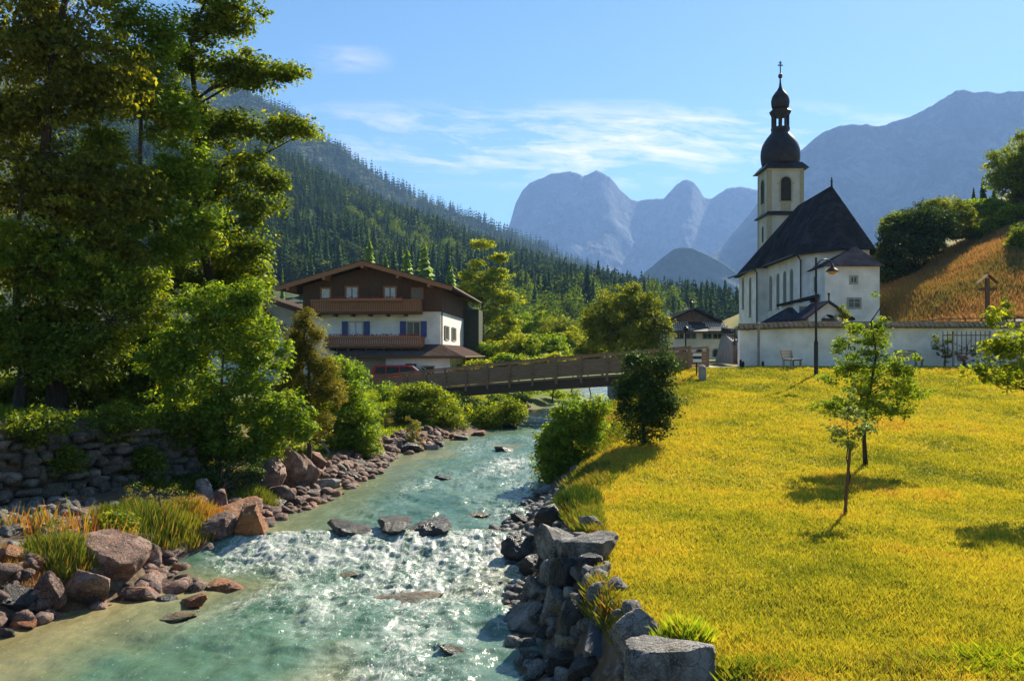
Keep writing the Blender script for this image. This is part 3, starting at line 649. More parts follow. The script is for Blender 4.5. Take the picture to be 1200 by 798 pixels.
# facade as strips between outline and arch
oo = [(px1, az), (px1, zeav), (pc + .6, zap - .6), (pc, zap - .12), (pc - .6, zap - .62), (px0, zeav), (px0, az)]
import bisect
def ray_out(th):
    d = (math.cos(th), math.sin(th)); best = None
    for i in range(len(outer) - 1):
        (x1, y1), (x2, y2) = outer[i], outer[i + 1]
        ex, ey = x2 - x1, y2 - y1; den = d[0] * ey - d[1] * ex
        if abs(den) < 1e-9: continue
        tq = ((x1 - ac) * ey - (y1 - az) * ex) / den; sq = ((x1 - ac) * d[1] - (y1 - az) * d[0]) / den
        if tq > 0 and -1e-6 <= sq <= 1 + 1e-6: best = tq if best is None else min(best, tq)
    return (ac + d[0] * best, az + d[1] * best)
ths = sorted(set([math.pi * q / 14 for q in range(15)] + [math.atan2(zap - .12 - az, pc - ac), math.atan2(zeav - az, px1 - ac), math.atan2(zeav - az, px0 - ac)]))
ii = [(ac + ar * math.cos(h), az + ar * math.sin(h)) for h in ths]; oo = [ray_out(h) for h in ths]
for q in range(len(ths) - 1):
    mb.prism([(ii[q][0], Yp, ii[q][1]), (oo[q][0], Yp, oo[q][1]), (oo[q + 1][0], Yp, oo[q + 1][1]), (ii[q + 1][0], Yp, ii[q + 1][1])], (0, .35, 0))
mb.box(px0, ac - ar, Yp, Yp + .35, GB, az); mb.box(ac + ar, px1, Yp, Yp + .35, GB, az)
mb.box(px0, px0 + .3, Yp + .35, Yp + 2.6, GB, zeav); mb.box(px1 - .3, px1, Yp + .35, Yp + 2.6, GB, zeav); mb.box(px0, px1, Yp + 2.6, Yp + 2.9, GB, zeav)
mb.build('porch_wall', plaster, po)
mb = MB()
for s_ in (-1, 1):
    ex = px0 - .3 if s_ < 0 else px1 + .3
    mb.slab([(ex, Yp - .3, zeav - .12), (ex, Yp + 3.0, zeav - .12), (pc, Yp + 3.0, zap + .02), (pc, Yp - .3, zap + .02)], .12)
pr = mb.build('porch_roof', slate_small, po)
mb = MB(); mb.tube([(pc, Yp - .2, zap), (pc, Yp - .2, zap + .4)], .05, 6); mb.lathe([(.01, -.1), (.11, 0), (.01, .1)], (pc, Yp - .2, zap + .42), 8); mb.build('finial', iron, pr)
# low building with hipped slate roof
k = .0585; Y0 = 57.2; xl_, xr_ = (897 - 600) * .0572, (951 - 600) * .0572; zz0 = CAMZ + (HZ - 381.5) * .0572
sm = empty('slate_roofed_chapel', ((xl_ + xr_) / 2, Y0 + 1.5, GB), 'low building showing only its hipped dark slate roof above the churchyard wall', 'building')
mb = MB(); mb.box(xl_ + .3, xr_ - .3, Y0 + .3, Y0 + 3.2, GB, zz0); mb.build('wall', plaster, sm)
mb = MB(); ap = ((926 - 600) * .0588, 58.8, CAMZ + (HZ - 360) * .0588)
mb.add([(xl_, Y0, zz0 - .06), (xr_, Y0, zz0 - .06), (xr_, Y0 + 3.5, zz0 - .06), (xl_, Y0 + 3.5, zz0 - .06), (ap[0] - .15, ap[1], ap[2]), (ap[0] + .15, ap[1], ap[2]), ((xl_ + ap[0]) / 2 + .35, Y0 + 1.0, (zz0 + ap[2]) / 2 - .18)], [(0, 1, 5, 4), (1, 2, 5), (2, 3, 4, 5), (3, 0, 4), (0, 3, 2, 1)]); mb.build('roof', slate_small, sm)

# ---------------------------------------------------------------- churchyard wall
wp = [(12.55, WALLY), (16.0, WALLY - .1), (20.0, WALLY + .1), (24.5, WALLY + .1), (30, WALLY - .3), (40, WALLY - 1)]
cw = empty('churchyard_wall', (12.6, WALLY, 3.75), 'long white plastered churchyard wall with mossy tiled coping above the lawn', 'wall')
def ztop_(x): return CAMZ + (HZ - 387) * .047 + .02 * 0 + (.12 * sst(12.5, 16, x))
mb = MB(); mc = MB()
for i in range(len(wp) - 1):
    (xa, ya), (xb, yb) = wp[i], wp[i + 1]; za, zb_ = float(ztop_(xa)), float(ztop_(xb))
    mb.add([(xa, ya, 3.2), (xb, yb, 3.2), (xb, yb + .45, 3.2), (xa, ya + .45, 3.2), (xa, ya, za), (xb, yb, zb_), (xb, yb + .45, zb_), (xa, ya + .45, za)], [(0, 1, 5, 4), (1, 2, 6, 5), (2, 3, 7, 6), (3, 0, 4, 7), (4, 5, 6, 7)])
    mc.add([(xa - .0, ya - .18, za), (xb, yb - .18, zb_), (xb, yb + .63, zb_), (xa, ya + .63, za), (xa, ya - .18, za + .07), (xb, yb - .18, zb_ + .07), (xb, yb + .22, zb_ + .36), (xa, ya + .22, za + .36), (xb, yb + .63, zb_ + .07), (xa, ya + .63, za + .07)],
           [(0, 1, 5, 4), (4, 5, 6, 7), (7, 6, 8, 9), (0, 3, 2, 1), (2, 3, 9, 8), (0, 4, 7, 9, 3), (1, 2, 8, 6, 5)])
mb.build('plaster_face', plaster_old, cw); mc.build('coping', wall_cope, cw)
rngp = random.Random(3)
mb = MB()     # rough tile ends along the coping
x = 12.5
while x < 38:
    y = np.interp(x, [p[0] for p in wp], [p[1] for p in wp]); z = float(ztop_(x))
    w_ = .26 * rngp.uniform(.8, 1.1); mb.add([(x, y - .24, z + .0 + rngp.uniform(-.03, .02)), (x + w_ * .9, y - .24, z + rngp.uniform(-.03, .02)), (x + w_ * .9, y + .2, z + .38), (x, y + .2, z + .38), (x, y - .24, z + .09), (x + w_ * .9, y - .24, z + .09)], [(0, 1, 5, 4), (4, 5, 2, 3), (0, 4, 3), (1, 2, 5)])
    x += .27
mb.build('coping_tiles', wall_cope, cw)
mb = MB(); xb_ = (1060 - 600) * .047
mb.box(xb_, xb_ + .9, WALLY - .12, WALLY + .1, 4.35, 5.3)
# pipe post
px_, py_ = (889 - 600) * .0466, 46.6
mb = MB(); mb.tube([(px_, py_, 3.6), (px_, py_, CAMZ + (HZ - 380) * .0466)], .07, 8); mb.lathe([(.09, 0), (.09, .06), (.02, .1)], (px_, py_, CAMZ + (HZ - 380) * .0466), 8)
tag(mb.build('pipe_post', concrete, None, origin=(px_, py_, 3.7)), 'slim grey pipe post standing close against the left part of the churchyard wall', 'post')
# railing above the wall
def railing(name, pts, h, label, cat, mt, r_=.035, n_rails=2, gap=1.15, zoff=0):
    P_ = [Vector(p) for p in pts]
    e = empty(name, P_[0], label, cat)
    mb = MB()
    for j in range(n_rails):
        zz_ = h * (1 - .5 * j); mb.tube([p + Vector((0, 0, zz_)) for p in P_], r_, 6)
    mb.build('rail', mt, e)
    L = sum((P_[i + 1] - P_[i]).length for i in range(len(P_) - 1)); d = 0
    while d <= L:
        q = d; i = 0
        while i < len(P_) - 2 and q > (P_[i + 1] - P_[i]).length: q -= (P_[i + 1] - P_[i]).length; i += 1
        c_ = P_[i] + (P_[i + 1] - P_[i]).normalized() * q
        mb = MB(); mb.box(c_.x - r_, c_.x + r_, c_.y - r_, c_.y + r_, c_.z, c_.z + h); mb.build('post', mt, e); d += gap
    return e
railing('handrail', [(21.5, 49.6, 5.6), (25, 49.6, 6.0), (28, 50, 6.05), (33, 50, 6.05)], .55, 'low weathered rail fence running above the right part of the churchyard wall', 'railing', rust_iron, .035, 2, 1.0)
railing('stair_handrail', [(17.9, 49.0, 5.15), (22.0, 49.4, 6.05)], .55, 'sloping dark handrail beside the porch behind the churchyard wall', 'railing', iron, .03, 2, .8)
# iron grille in front of the wall
gx0, gx1, gy_ = (1105 - 600) * .0455, (1160 - 600) * .0455, 45.5
g = empty('iron_fence', (gx0, gy_, 3.75), 'brown iron bar fence standing against the right end of the white wall', 'fence')
zt = CAMZ + (HZ - 388) * .0455; zb0 = CAMZ + (HZ - 415) * .0455
mb = MB(); mb.box(gx0, gx1, gy_ - .02, gy_ + .02, zt - .25, zt - .2); mb.box(gx0, gx1, gy_ - .02, gy_ + .02, zb0, zb0 + .05); mb.build('rail', rust_iron, g)
for q in range(11):
    x = gx0 + (gx1 - gx0) * q / 10; mb = MB(); mb.tube([(x, gy_, zb0 - .1), (x, gy_, zt - .05), (x, gy_, zt + .03)], [.022, .022, .003], 6); mb.build('bar', rust_iron, g)
for x in (gx0 + .55, gx1):
    mb = MB(); mb.box(x - .04, x + .04, gy_ - .04, gy_ + .04, 3.6, zt); mb.build('post', concrete, g)
# wayside cross
cx_, cy_ = (1157 - 600) * .051, 51.0
cz0 = gz(cx_, cy_); 
mb = MB(); zt = CAMZ + (HZ - 326) * .051
mb.box(cx_ - .11, cx_ + .11, cy_ - .08, cy_ + .08, cz0 - .1, zt); mb.box(cx_ - .5, cx_ + .5, cy_ - .083, cy_ + .083, zt - .75, zt - .58)
mb.add([(cx_ - .62, cy_ - .2, zt - .3), (cx_, cy_ - .2, zt + .22), (cx_ + .62, cy_ - .2, zt - .3), (cx_ - .62, cy_ + .2, zt - .3), (cx_, cy_ + .2, zt + .22), (cx_ + .62, cy_ + .2, zt - .3)], [(0, 1, 4, 3), (1, 2, 5, 4)])
tag(mb.build('wooden_cross', wood_dark, None, origin=(cx_, cy_, cz0)), 'dark wooden cross standing in the churchyard below the orange slope', 'cross')

# ---------------------------------------------------------------- street lamp
lx, ly = (956.3 - 600) * .042, 42.0; lz = gz(lx, ly)
la = empty('street_lamp', (lx, ly, lz), 'dark street lamp with a curved arm and bell shade on the lawn by the wall', 'street lamp')
zt = CAMZ + (HZ - 302) * .042
mb = MB(); mb.tube([(lx, ly, lz - .2), (lx, ly, lz + 1.6)], .10, 10); mb.tube([(lx, ly, lz + 1.6), (lx, ly, lz + 1.75), (lx, ly, zt)], [.10, .06, .05], 10); mb.build('pole', iron, la)
arm = [(lx, ly, zt - .75)] + [(lx + .42 * (1 - math.cos(a_)) + 0, ly, zt - .62 + .55 * math.sin(a_)) for a_ in np.linspace(.15, math.pi * .86, 12)]
mb = MB(); mb.tube(arm, .028, 8); mb.tube([(lx, ly, zt - .3), (lx + .2, ly, zt - .22)], .02, 6); mb.build('arm', iron, la)
hx, hz_ = arm[-1][0], arm[-1][2]
hd = MB(); hd.lathe([(.33, -.30), (.31, -.27), (.20, -.16), (.08, -.08), (.06, .05), (.02, .07)], (hx, ly, hz_), 18)
sh_ = hd.build('lamp_shade', copper, la, smooth=True)
lens_m, t = mat('amber_lens'); out(t, t.n('ShaderNodeBsdfPrincipled', {'Base Color': (.85, .35, .05, 1), 'Roughness': .3, 'Transmission Weight': .4}).outputs[0])
mb = MB(); mb.lathe([(.24, -.28), (.2, -.36), (.1, -.43), (.01, -.45)], (hx, ly, hz_), 14); mb.build('lens', lens_m, sh_, smooth=True)

# ---------------------------------------------------------------- benches
def bench(cx, cy, rot, label, seatonly=False):
    z0 = gz(cx, cy); e = empty('park_bench', (cx, cy, z0), label, 'bench', 'benches along the churchyard wall')
    M_ = Matrix.Translation((cx, cy, z0)) @ Matrix.Rotation(rot, 4, 'Z')
    def bb(name, boxes, m_, par=e):
        mb = MB()
        for b_ in boxes:
            m2 = MB(); m2.box(*b_[:6])
            if len(b_) > 6: 
                RR = Matrix.Translation((0, b_[7], b_[8])) @ Matrix.Rotation(b_[6], 4, 'X'); m2.V = [RR @ Vector(q) for q in m2.V]
            mb.add([M_ @ Vector(q) for q in m2.V], m2.F)
        return mb.build(name, m_, par, bevel=.01)
    bb('seat', [(-.75, .75, -.28 + .155 * j, -.16 + .155 * j, .46, .50) for j in range(3)], wood_bench)
    bb('backrest', [(-.75, .75, -.02, .02, .10 + .15 * j, .215 + .15 * j, -.22, .22, .48) for j in range(3)], wood_bench)
    for s_ in (-.62, .62):
        bb('leg', [(s_ - .05, s_ + .05, -.26, -.17, -.05, .46), (s_ - .05, s_ + .05, -.30, .24, .40, .457)], concrete)
        bb('leg', [(s_ - .05, s_ + .05, .14, .24, -.05, .50), (s_ - .045, s_ + .045, -.03, .03, -.03, .52, -.22, .235, .48)], concrete)
    return e
bx = hit(926, 427); bench((928 - 600) * .0445, 44.5, R(50), 'grey wooden bench facing right on the lawn edge in front of the wall')
bench((1066 - 600) * .0453, 45.3, R(20), 'weathered bench half hidden behind the small leafy lawn tree')

# ---------------------------------------------------------------- wooden footbridge
def bz(s_): return 1.8 + 1.9 * s_ + .10 * math.sin(math.pi * s_)     # deck height along the bridge
A_ = Vector((-8.9, 58.5)); B_ = Vector((10.0, 45.3))
dv = (B_ - A_); Lb = dv.length; du = dv.normalized(); nv = Vector((du.y, -du.x))   # towards camera
br = empty('footbridge', (A_.x, A_.y, 1.5), 'long weathered wooden footbridge with boarded parapets across the stream', 'bridge')
def bp_(s_, off, z): q = A_ + dv * s_ + nv * off; return Vector((q.x, q.y, z))
NS = 14
for nm, off in (('parapet', 1.15), ('parapet', -1.15)):
    mb = MB(); rr = random.Random(5)
    for i in range(NS):
        s0, s1 = i / NS, (i + 1) / NS
        for j in range(5):
            z_ = .10 + j * .175; mb.beam(bp_(s0, off, bz(s0) + z_ + .075), bp_(s1, off, bz(s1) + z_ + .075 + rr.uniform(-.01, .01)), .045, .155)
    pp = mb.build(nm, wood_grey, br)
    mb = MB()
    for i in range(NS): mb.beam(bp_(i / NS, off, bz(i / NS) + 1.18), bp_((i + 1) / NS, off, bz((i + 1) / NS) + 1.18), .20, .09)
    mb.build('handrail', wood_grey, pp)
    for i in range(NS + 1):
        s0 = min(max(i / NS, .004), .996); mb = MB(); q = bp_(s0, off + (.085 if off > 0 else -.085), 0)
        mb.box(q.x - .07, q.x + .07, q.y - .06, q.y + .06, bz(s0) - .35, bz(s0) + 1.13); mb.build('post', wood_grey, pp)
mb = MB()
for i in range(NS): mb.beam(bp_(i / NS, 0, bz(i / NS) - .05), bp_((i + 1) / NS, 0, bz((i + 1) / NS) - .05), 2.3, .12)
mb.build('deck', wood_grey, br)
for off in (.95, 0, -.95):
    mb = MB()
    for i in range(NS): mb.beam(bp_(i / NS, off, bz(i / NS) - .38), bp_((i + 1) / NS, off, bz((i + 1) / NS) - .38), .24, .52)
    mb.build('girder', wood_dark, br)
q = bp_(.80, 0, 0)
mb = MB(); pier_z = gz(q.x, q.y) - .8
d3 = Vector((du.x, du.y, 0)); n3 = Vector((nv.x, nv.y, 0))
c_ = [q + d3 * a * .35 + n3 * b * 1.15 for a, b in ((-1, -1), (1, -1), (1, 1), (-1, 1))]
mb.prism([(p.x, p.y, pier_z) for p in c_], (0, 0, bz(.80) - .66 - pier_z)); mb.build('pier', concrete, br)
q = bp_(.035, 0, 0); c_ = [q + d3 * a * .5 + n3 * b * 1.3 for a, b in ((-1, -1), (1, -1), (1, 1), (-1, 1))]
mb = MB(); mb.prism([(p.x, p.y, .2) for p in c_], (0, 0, bz(.035) - .66 - .2)); mb.build('pier', concrete, br)
# vertical board fence at the left end of the bridge
q0 = at(440, 470, 56.5); 
fb = empty('board_fence', (float(q0[0]), 56.5, 1.2), 'low fence of upright brown boards at the left end of the footbridge', 'fence')
mb = MB(); xa = (436 - 600) * .0565
for i in range(13): mb.box(xa + i * .155, xa + i * .155 + .14, 56.5, 56.53, 1.2, CAMZ + (HZ - 441) * .0565 - .02 * (i % 3))
mb.build('boards', wood_red, fb); mb = MB(); mb.box(xa, xa + 2.0, 56.53, 56.6, 1.6, 1.7); mb.box(xa, xa + 2.0, 56.53, 56.6, 2.5, 2.6); mb.build('rail', wood_dark, fb)

# path, bollard and small sign at the right end
pts = [(9.2, 44.9), (12.4, 45.2), (12.3, 47.2), (11.6, 52), (12, 60), (13.5, 80), (15, 96), (11.5, 96), (10.5, 80), (9.3, 60), (9.2, 52), (9.0, 47)]
xs_ = np.linspace(0, 1, 8); ys_ = np.linspace(45.0, 97, 60)
lft = interp(ys_, [(45, 9.3), (47, 9.0), (60, 9.3), (80, 10.5), (97, 11.5)]); rgt = interp(ys_, [(45, 12.6), (46.9, 12.9), (47.2, 12.3), (52, 11.6), (60, 12), (80, 13.5), (97, 15)])
PX = lft[:, None] + (rgt - lft)[:, None] * xs_[None]; PY = np.repeat(ys_[:, None], 8, 1); PZ = ground(PX, PY) + .05
idx = np.arange(PX.size).reshape(PX.shape); F = np.stack([idx[:-1, :-1], idx[:-1, 1:], idx[1:, 1:], idx[1:, :-1]], -1).reshape(-1, 4)
gravel = simple('pale_gravel', (.42, .39, .35), (.30, .28, .25), scale=5, rough=.95, bump=.4)
tag(np_mesh('path', np.stack([PX.ravel(), PY.ravel(), PZ.ravel()], -1), F, gravel, True), kind='structure')
bo = hit(823, 446); bxx, byy = float(bo[0]), float(bo[1]); bzz = gz(bxx, byy)
mb = MB(); mb.box(bxx - .16, bxx + .16, byy - .16, byy + .16, bzz - .3, bzz + .62); mb.lathe([(.2, .60), (.2, .66), (.08, .74), (.01, .75)], (bxx, byy, bzz), 8)
tag(mb.build('stone_bollard', stonew, None, bevel=.03, origin=(bxx, byy, bzz)), 'short square grey stone bollard at the right end of the footbridge', 'bollard')
wpaint = simple('sign_white', (.75, .75, .75), (.65, .65, .65), rough=.5); 
sx_, sy_ = bxx - .05, byy + 1.0; sz_ = gz(sx_, sy_)
sg = empty('barrier_sign', (sx_, sy_, sz_), 'small black and white striped board beside the path behind the stone bollard', 'sign')
mb = MB(); mb.box(sx_ - .03, sx_ + .03, sy_ + .03, sy_ + .09, sz_, sz_ + 1.0); mb.build('post', iron, sg)
mb = MB(); mb.box(sx_ - .18, sx_ + .24, sy_, sy_ + .028, sz_ + .75, sz_ + 1.18); b_ = mb.build('board', wpaint, sg); mb = MB(); mb.box(sx_ - .182, sx_ + .242, sy_ - .006, sy_ + .01, sz_ + .9, sz_ + 1.04); mb.build('stripe', iron, b_)
# ---------------------------------------------------------------- guest house
HA = R(4.0); hu = Vector((math.cos(HA), -math.sin(HA), 0)); hv = Vector((math.sin(HA), math.cos(HA), 0))
HY = 62.5; kz = HY / 1000.0
HO = Vector(((436 - 600) * kz, HY, 0)); G0 = 1.9
def zpx(y_): return CAMZ + (HZ - y_) * kz
def spx(x_): return (x_ - 436) * kz
Fh = FR(HO, hu); Fh.n = -hv
he = empty('guest_house', (HO.x, HO.y, G0), 'large alpine house with dark timber gable, two balconies and blue shutters across the stream', 'house')
wL, wR = spx(354), spx(517); HD = 16.0
def hp(a, z, d): return HO + hu * a + hv * d + Vector((0, 0, z))
ztim = zpx(365.5)
mb = MB(); mb.prism([hp(wL, G0, 0), hp(wR, G0, 0), hp(wR, G0, HD), hp(wL, G0, HD)], (0, 0, ztim - G0)); mb.build('wall', plaster, he)
ridz = zpx(309); eav = zpx(338); sR = spx(430.5)
slope = (ridz - eav) / (spx(430.5) - spx(330))
def roofz(a, dz=0): return ridz - abs(a - sR) * slope + dz
# timber storey follows the gable
mb = MB(); mb.prism([hp(wL - .03, ztim, -.04), hp(wR + .03, ztim, -.04), hp(wR + .03, roofz(wR, -.25), -.04), hp(sR, ridz - .25, -.04), hp(wL - .03, roofz(wL, -.25), -.04)], hv * (HD + .08)); tm = mb.build('timber_gable', wood_dark, he)
# vertical boards
mb = MB(); a = wL; rr = random.Random(8)
while a < wR: 
    Fh.box(mb, a, a + .15, ztim, roofz(a, -.30), .0, .055 + rr.uniform(0, .012)); a += .175
mb.build('boards', wood_dark, tm)
# roof slabs with overhang
zo = 1.45; rl, rr_ = spx(327.5), spx(534)
mb = MB()
for e0 in (rl, rr_):
    mb.slab([hp(e0, roofz(e0, .12), -zo), hp(e0, roofz(e0, .12), HD + 1), hp(sR, ridz + .12, HD + 1), hp(sR, ridz + .12, -zo)], .16)
rf = mb.build('roof', house_roof, he)
mb = MB()
for e0 in (rl, rr_): mb.beam(hp(e0, roofz(e0, -.12), -zo - .03), hp(sR, ridz - .12, -zo - .03), .06, .30, up=(0, 0, 1))
mb.build('bargeboard', wood_red, rf)
for a in (spx(343), spx(385), spx(430), spx(471), spx(507)): mb = MB(); mb.beam(hp(a, roofz(a, -.26), -zo - .08), hp(a, roofz(a, -.26), .3), .2, .42); mb.build('purlin', wood_red, rf)
mb = MB(); mb.tube([hp(rr_ + .08, roofz(rr_, -.02), -zo), hp(rr_ + .08, roofz(rr_, -.02), HD + 1)], .08, 6); mb.tube([hp(rl - .08, roofz(rl, -.02), -zo), hp(rl - .08, roofz(rl, -.02), HD + 1)], .08, 6); mb.build('gutter', rust_iron, rf)
mb = MB(); mb.prism([hp(sR - 1.6, roofz(sR - 1.6) - .3, 4), hp(sR - 1.0, roofz(sR - 1.6) - .3, 4), hp(sR - 1.0, roofz(sR - 1.6) - .3, 4.7), hp(sR - 1.6, roofz(sR - 1.6) - .3, 4.7)], (0, 0, 1.25)); 
# attic windows
for (a, b, c_, d_, pn) in ((376.5, 386, 349, 338.5, curtain), (406, 419, 351, 337, curtain), (451.5, 464, 351, 337.5, curtain), (484.5, 495, 349, 339.5, glass_g)):
    sq_window(Fh, spx(a), spx(b), zpx(c_), zpx(d_), he, pane=pn, fm=wood_red, fw=.13, d=.15, mull=(b - a > 11), pd=.09)
# balconies
def balcony(a0, a1, z0, z1, dep, par, flowers, bx=None):
    mb = MB(); Fh.box(mb, a0, a1, z0 - .12, z0, 0, dep)
    for q in np.arange(a0 + .3, a1, 1.3): Fh.box(mb, q, q + .14, z0 - .3, z0 - .12, 0, dep - .05)
    b_ = mb.build('balcony', wood_dark, par)
    mb = MB(); rr = random.Random(2); a = a0
    while a < a1 - .1:
        Fh.box(mb, a, a + .125, z0 + .02, z1 - .1, dep - .04, dep); a += .165
    for d_ in (0.02,):
        for q in np.arange(.05, dep - .1, .165):
            Fh.box(mb, a0, a0 + .04, z0 + .02, z1 - .1, q, q + .125); Fh.box(mb, a1 - .04, a1, z0 + .02, z1 - .1, q, q + .125)
    mb.build('baluster_boards', wood_red, b_)
    mb = MB(); Fh.box(mb, a0 - .04, a1 + .04, z1 - .1, z1, dep - .08, dep + .05); Fh.box(mb, a0 - .04, a0 + .08, z1 - .1, z1, 0, dep - .08); Fh.box(mb, a1 - .08, a1 + .04, z1 - .1, z1, 0, dep - .08); Fh.box(mb, a0, a1, z0 + .12, z0 + .22, dep - .09, dep - .042); mb.build('rail', wood_red, b_)
    f0, f1 = flowers
    mb = MB(); Fh.box(mb, f0, f1, z1 - .12, z1 + .06, dep + .052, dep + .25); fb_ = mb.build('flower_box', wood_red, b_)
    mb = MB(); rr = random.Random(4)
    for q in np.arange(f0 + .05, f1 - .05, .085):
        c_ = Fh.P(q, z1 + .08 + rr.uniform(0, .09), dep + .15 + rr.uniform(-.08, .08)); r_ = rr.uniform(.035, .075)
        mb.lathe([(.01, -r_), (r_, 0), (.01, r_)], c_, 5)
    mb.build('flowers', flower, fb_)
    return b_
balcony(spx(367.5), spx(496), zpx(366.5), zpx(352), 1.0, he, (spx(390), spx(476)))
balcony(spx(386), spx(498.5), zpx(406.5), zpx(395), 1.3, he, (spx(390), spx(497)))
# middle windows with blue shutters
for (a, b) in ((409, 424.5), (478, 492)):
    sq_window(Fh, spx(a), spx(b), zpx(394), zpx(378), he, pane=curtain if a < 430 else glass_m, fm=frame_w, fw=.1, mull=True, d=.05)
    for (c0, c1) in ((a - 8.8, a - 1.9), (b + 1.9, b + 8.8)):
        mb = MB(); Fh.box(mb, spx(c0), spx(c1), zpx(395), zpx(376.5), .005, .06); mb.build('shutter', shut_blue, he)
# side wall windows
Fs = FR(hp(wR, 0, 0), hv); Fs.n = hu
for a in (2.3, 6.3):
    w_ = sq_window(Fs, a, a + 1.1, zpx(397), zpx(381.5), he, pane=glass_m, fm=frame_w, fw=.09, mull=True, d=.05)
    for c0 in (a - .72, a + 1.22): mb = MB(); Fs.box(mb, c0, c0 + .6, zpx(397.5), zpx(381), .005, .06); mb.build('shutter', shut_green, he)
mb = MB(); Fs.box(mb, .25, .33, G0, ztim, .02, .1); mb.build('downpipe', iron, he)
mb = MB(); Fs.box(mb, .4, 8, ztim + .1, ztim + 1.6, .02, .06); Fs.box(mb, 1.5, 2.6, ztim + .3, ztim + 1.5, .065, .09); mb.build('loggia_boards', wood_dark, he)
mb = MB(); mb.prism([hp(wR + .0, G0, 13.2), hp(wR + 1.35, G0, 13.2), hp(wR + 1.35, G0, 16.5), hp(wR + .0, G0, 16.5)], (0, 0, zpx(352) - G0)); mb.build('timber_annex', simple('green_black_boards', (.03, .04, .02), (.05, .06, .03), stretch=(6, 6, 1)), he)
# pent roof wrapping the ground floor
zp0, zp1 = zpx(417.5), zpx(403.5); dp = 2.0
i0, i1 = spx(398), wR
mb = MB(); mb.slab([hp(i0, zp0, -dp), hp(i1 + dp * .95, zp0, -dp), hp(i1, zp1, 0), hp(i0, zp1, 0)], .13); mb.slab([hp(i1 + dp * .95, zp0, -dp), hp(i1 + dp * .95, zp0, HD), hp(i1, zp1, HD), hp(i1, zp1, 0)], .13); pn = mb.build('pent_roof', house_roof, he)
mb = MB(); mb.beam(hp(i0, zp0 - .05, -dp - .03), hp(i1 + dp * .95, zp0 - .05, -dp - .03), .06, .18); mb.tube([hp(i1 + dp * .97 + .05, zp0 - .05, -dp), hp(i1 + dp * .97 + .05, zp0 - .05, HD)], .07, 6); mb.build('eaves_board', wood_dark, pn)
mb = MB(); mb.prism([hp(i1 + .2, zp0 + .25, -dp * .8), hp(i1 + dp * .85, zp0 + .05, -dp * .8), hp(i1 + dp * .85, zp0 + .05, -dp * .8 + .1), hp(i1 + .2, zp0 + .25, -dp * .8 + .1)], (0, 0, .05))
# projecting ground floor front
mb = MB(); mb.prism([hp(spx(458), G0, -1.6), hp(wR + .9, G0, -1.6), hp(wR + .9, G0, 0), hp(spx(458), G0, 0)], (0, 0, zp0 - .13 - G0)); mb.build('ground_floor_wall', plaster, he)
mb = MB(); mb.prism([hp(spx(420), G0, -1.0), hp(spx(458) - .003, G0, -1.0), hp(spx(458) - .003, G0, 0), hp(spx(420), G0, 0)], (0, 0, zp0 - .13 - G0)); mb.build('ground_floor_wall', beige, he)
Fg = FR(hp(0, 0, -1.6), hu); Fg.n = -hv
sq_window(Fg, spx(500), spx(513), zpx(439), zpx(429), he, pane=glass_m, fm=frame_w, fw=.08)
sq_window(Fg, spx(482), spx(492), zpx(445), zpx(427), he, pane=glass_m, fm=wood_dark, fw=.08)

# ---------------------------------------------------------------- neighbouring house on the left (partly behind the trees)
nY = 70.0; nk = nY / 1000
nh = empty('neighbour_house', ((300 - 600) * nk, nY, 2.2), 'white walled house half hidden behind trees on the left, its brown eaves showing', 'house')
def NP(px_, py_, d=0): return Vector(((px_ - 600) * nk, nY + d, CAMZ + (HZ - py_) * nk))
mb = MB(); mb.prism([Vector((NP(225, 0).x, nY, 2.2)), Vector((NP(343, 0).x, nY, 2.2)), NP(343, 360), NP(284, 341), NP(225, 360)], (0, 12, 0)); mb.build('wall', plaster, nh)
mb = MB()
for e0 in ((214, 362.5), (356, 363)):
    mb.slab([NP(e0[0], e0[1], -1.5), NP(e0[0], e0[1], 13), NP(284, 339, 13), NP(284, 339, -1.5)], .25)
nr = mb.build('roof', house_roof, nh)
mb = MB(); mb.beam(NP(284, 341, -1.52), NP(356, 365, -1.52), .06, .4); mb.beam(NP(284, 341, -1.52), NP(214, 365, -1.52), .06, .4); mb.build('bargeboard', wood_dark, nr)
Fn = FR((0, nY, 0), (1, 0))
sq_window(Fn, (322 - 600) * nk, (334 - 600) * nk, CAMZ + (HZ - 393) * nk, CAMZ + (HZ - 381) * nk, nh, fm=frame_w)
mb = MB(); Fn.box(mb, (288 - 600) * nk, (318 - 600) * nk, CAMZ + (HZ - 378) * nk, CAMZ + (HZ - 366) * nk, 0, 1.3); nb = mb.build('balcony', wood_red, nh)
mb = MB(); rr = random.Random(6)
for i in range(120):
    c_ = ((rr.uniform(287, 319) - 600) * nk, nY - 1.4 - rr.uniform(0, .3), CAMZ + (HZ - 366) * nk + rr.uniform(-.1, .45)); r_ = rr.uniform(.06, .14); mb.lathe([(.01, -r_), (r_, 0), (.01, r_)], c_, 6)
mb.build('flowers', flower, nb)
# small dark annexe balcony between the houses
mb = MB(); mb.box((340 - 600) * .066, (350 - 600) * .066, 66, 67.5, 2.0, CAMZ + (HZ - 382) * .066); 
tag(mb.build('garden_shed', wood_red, None, origin=((345 - 600) * .066, 66, 2)), 'narrow red brown timber shed between the two houses on the left bank', 'shed')

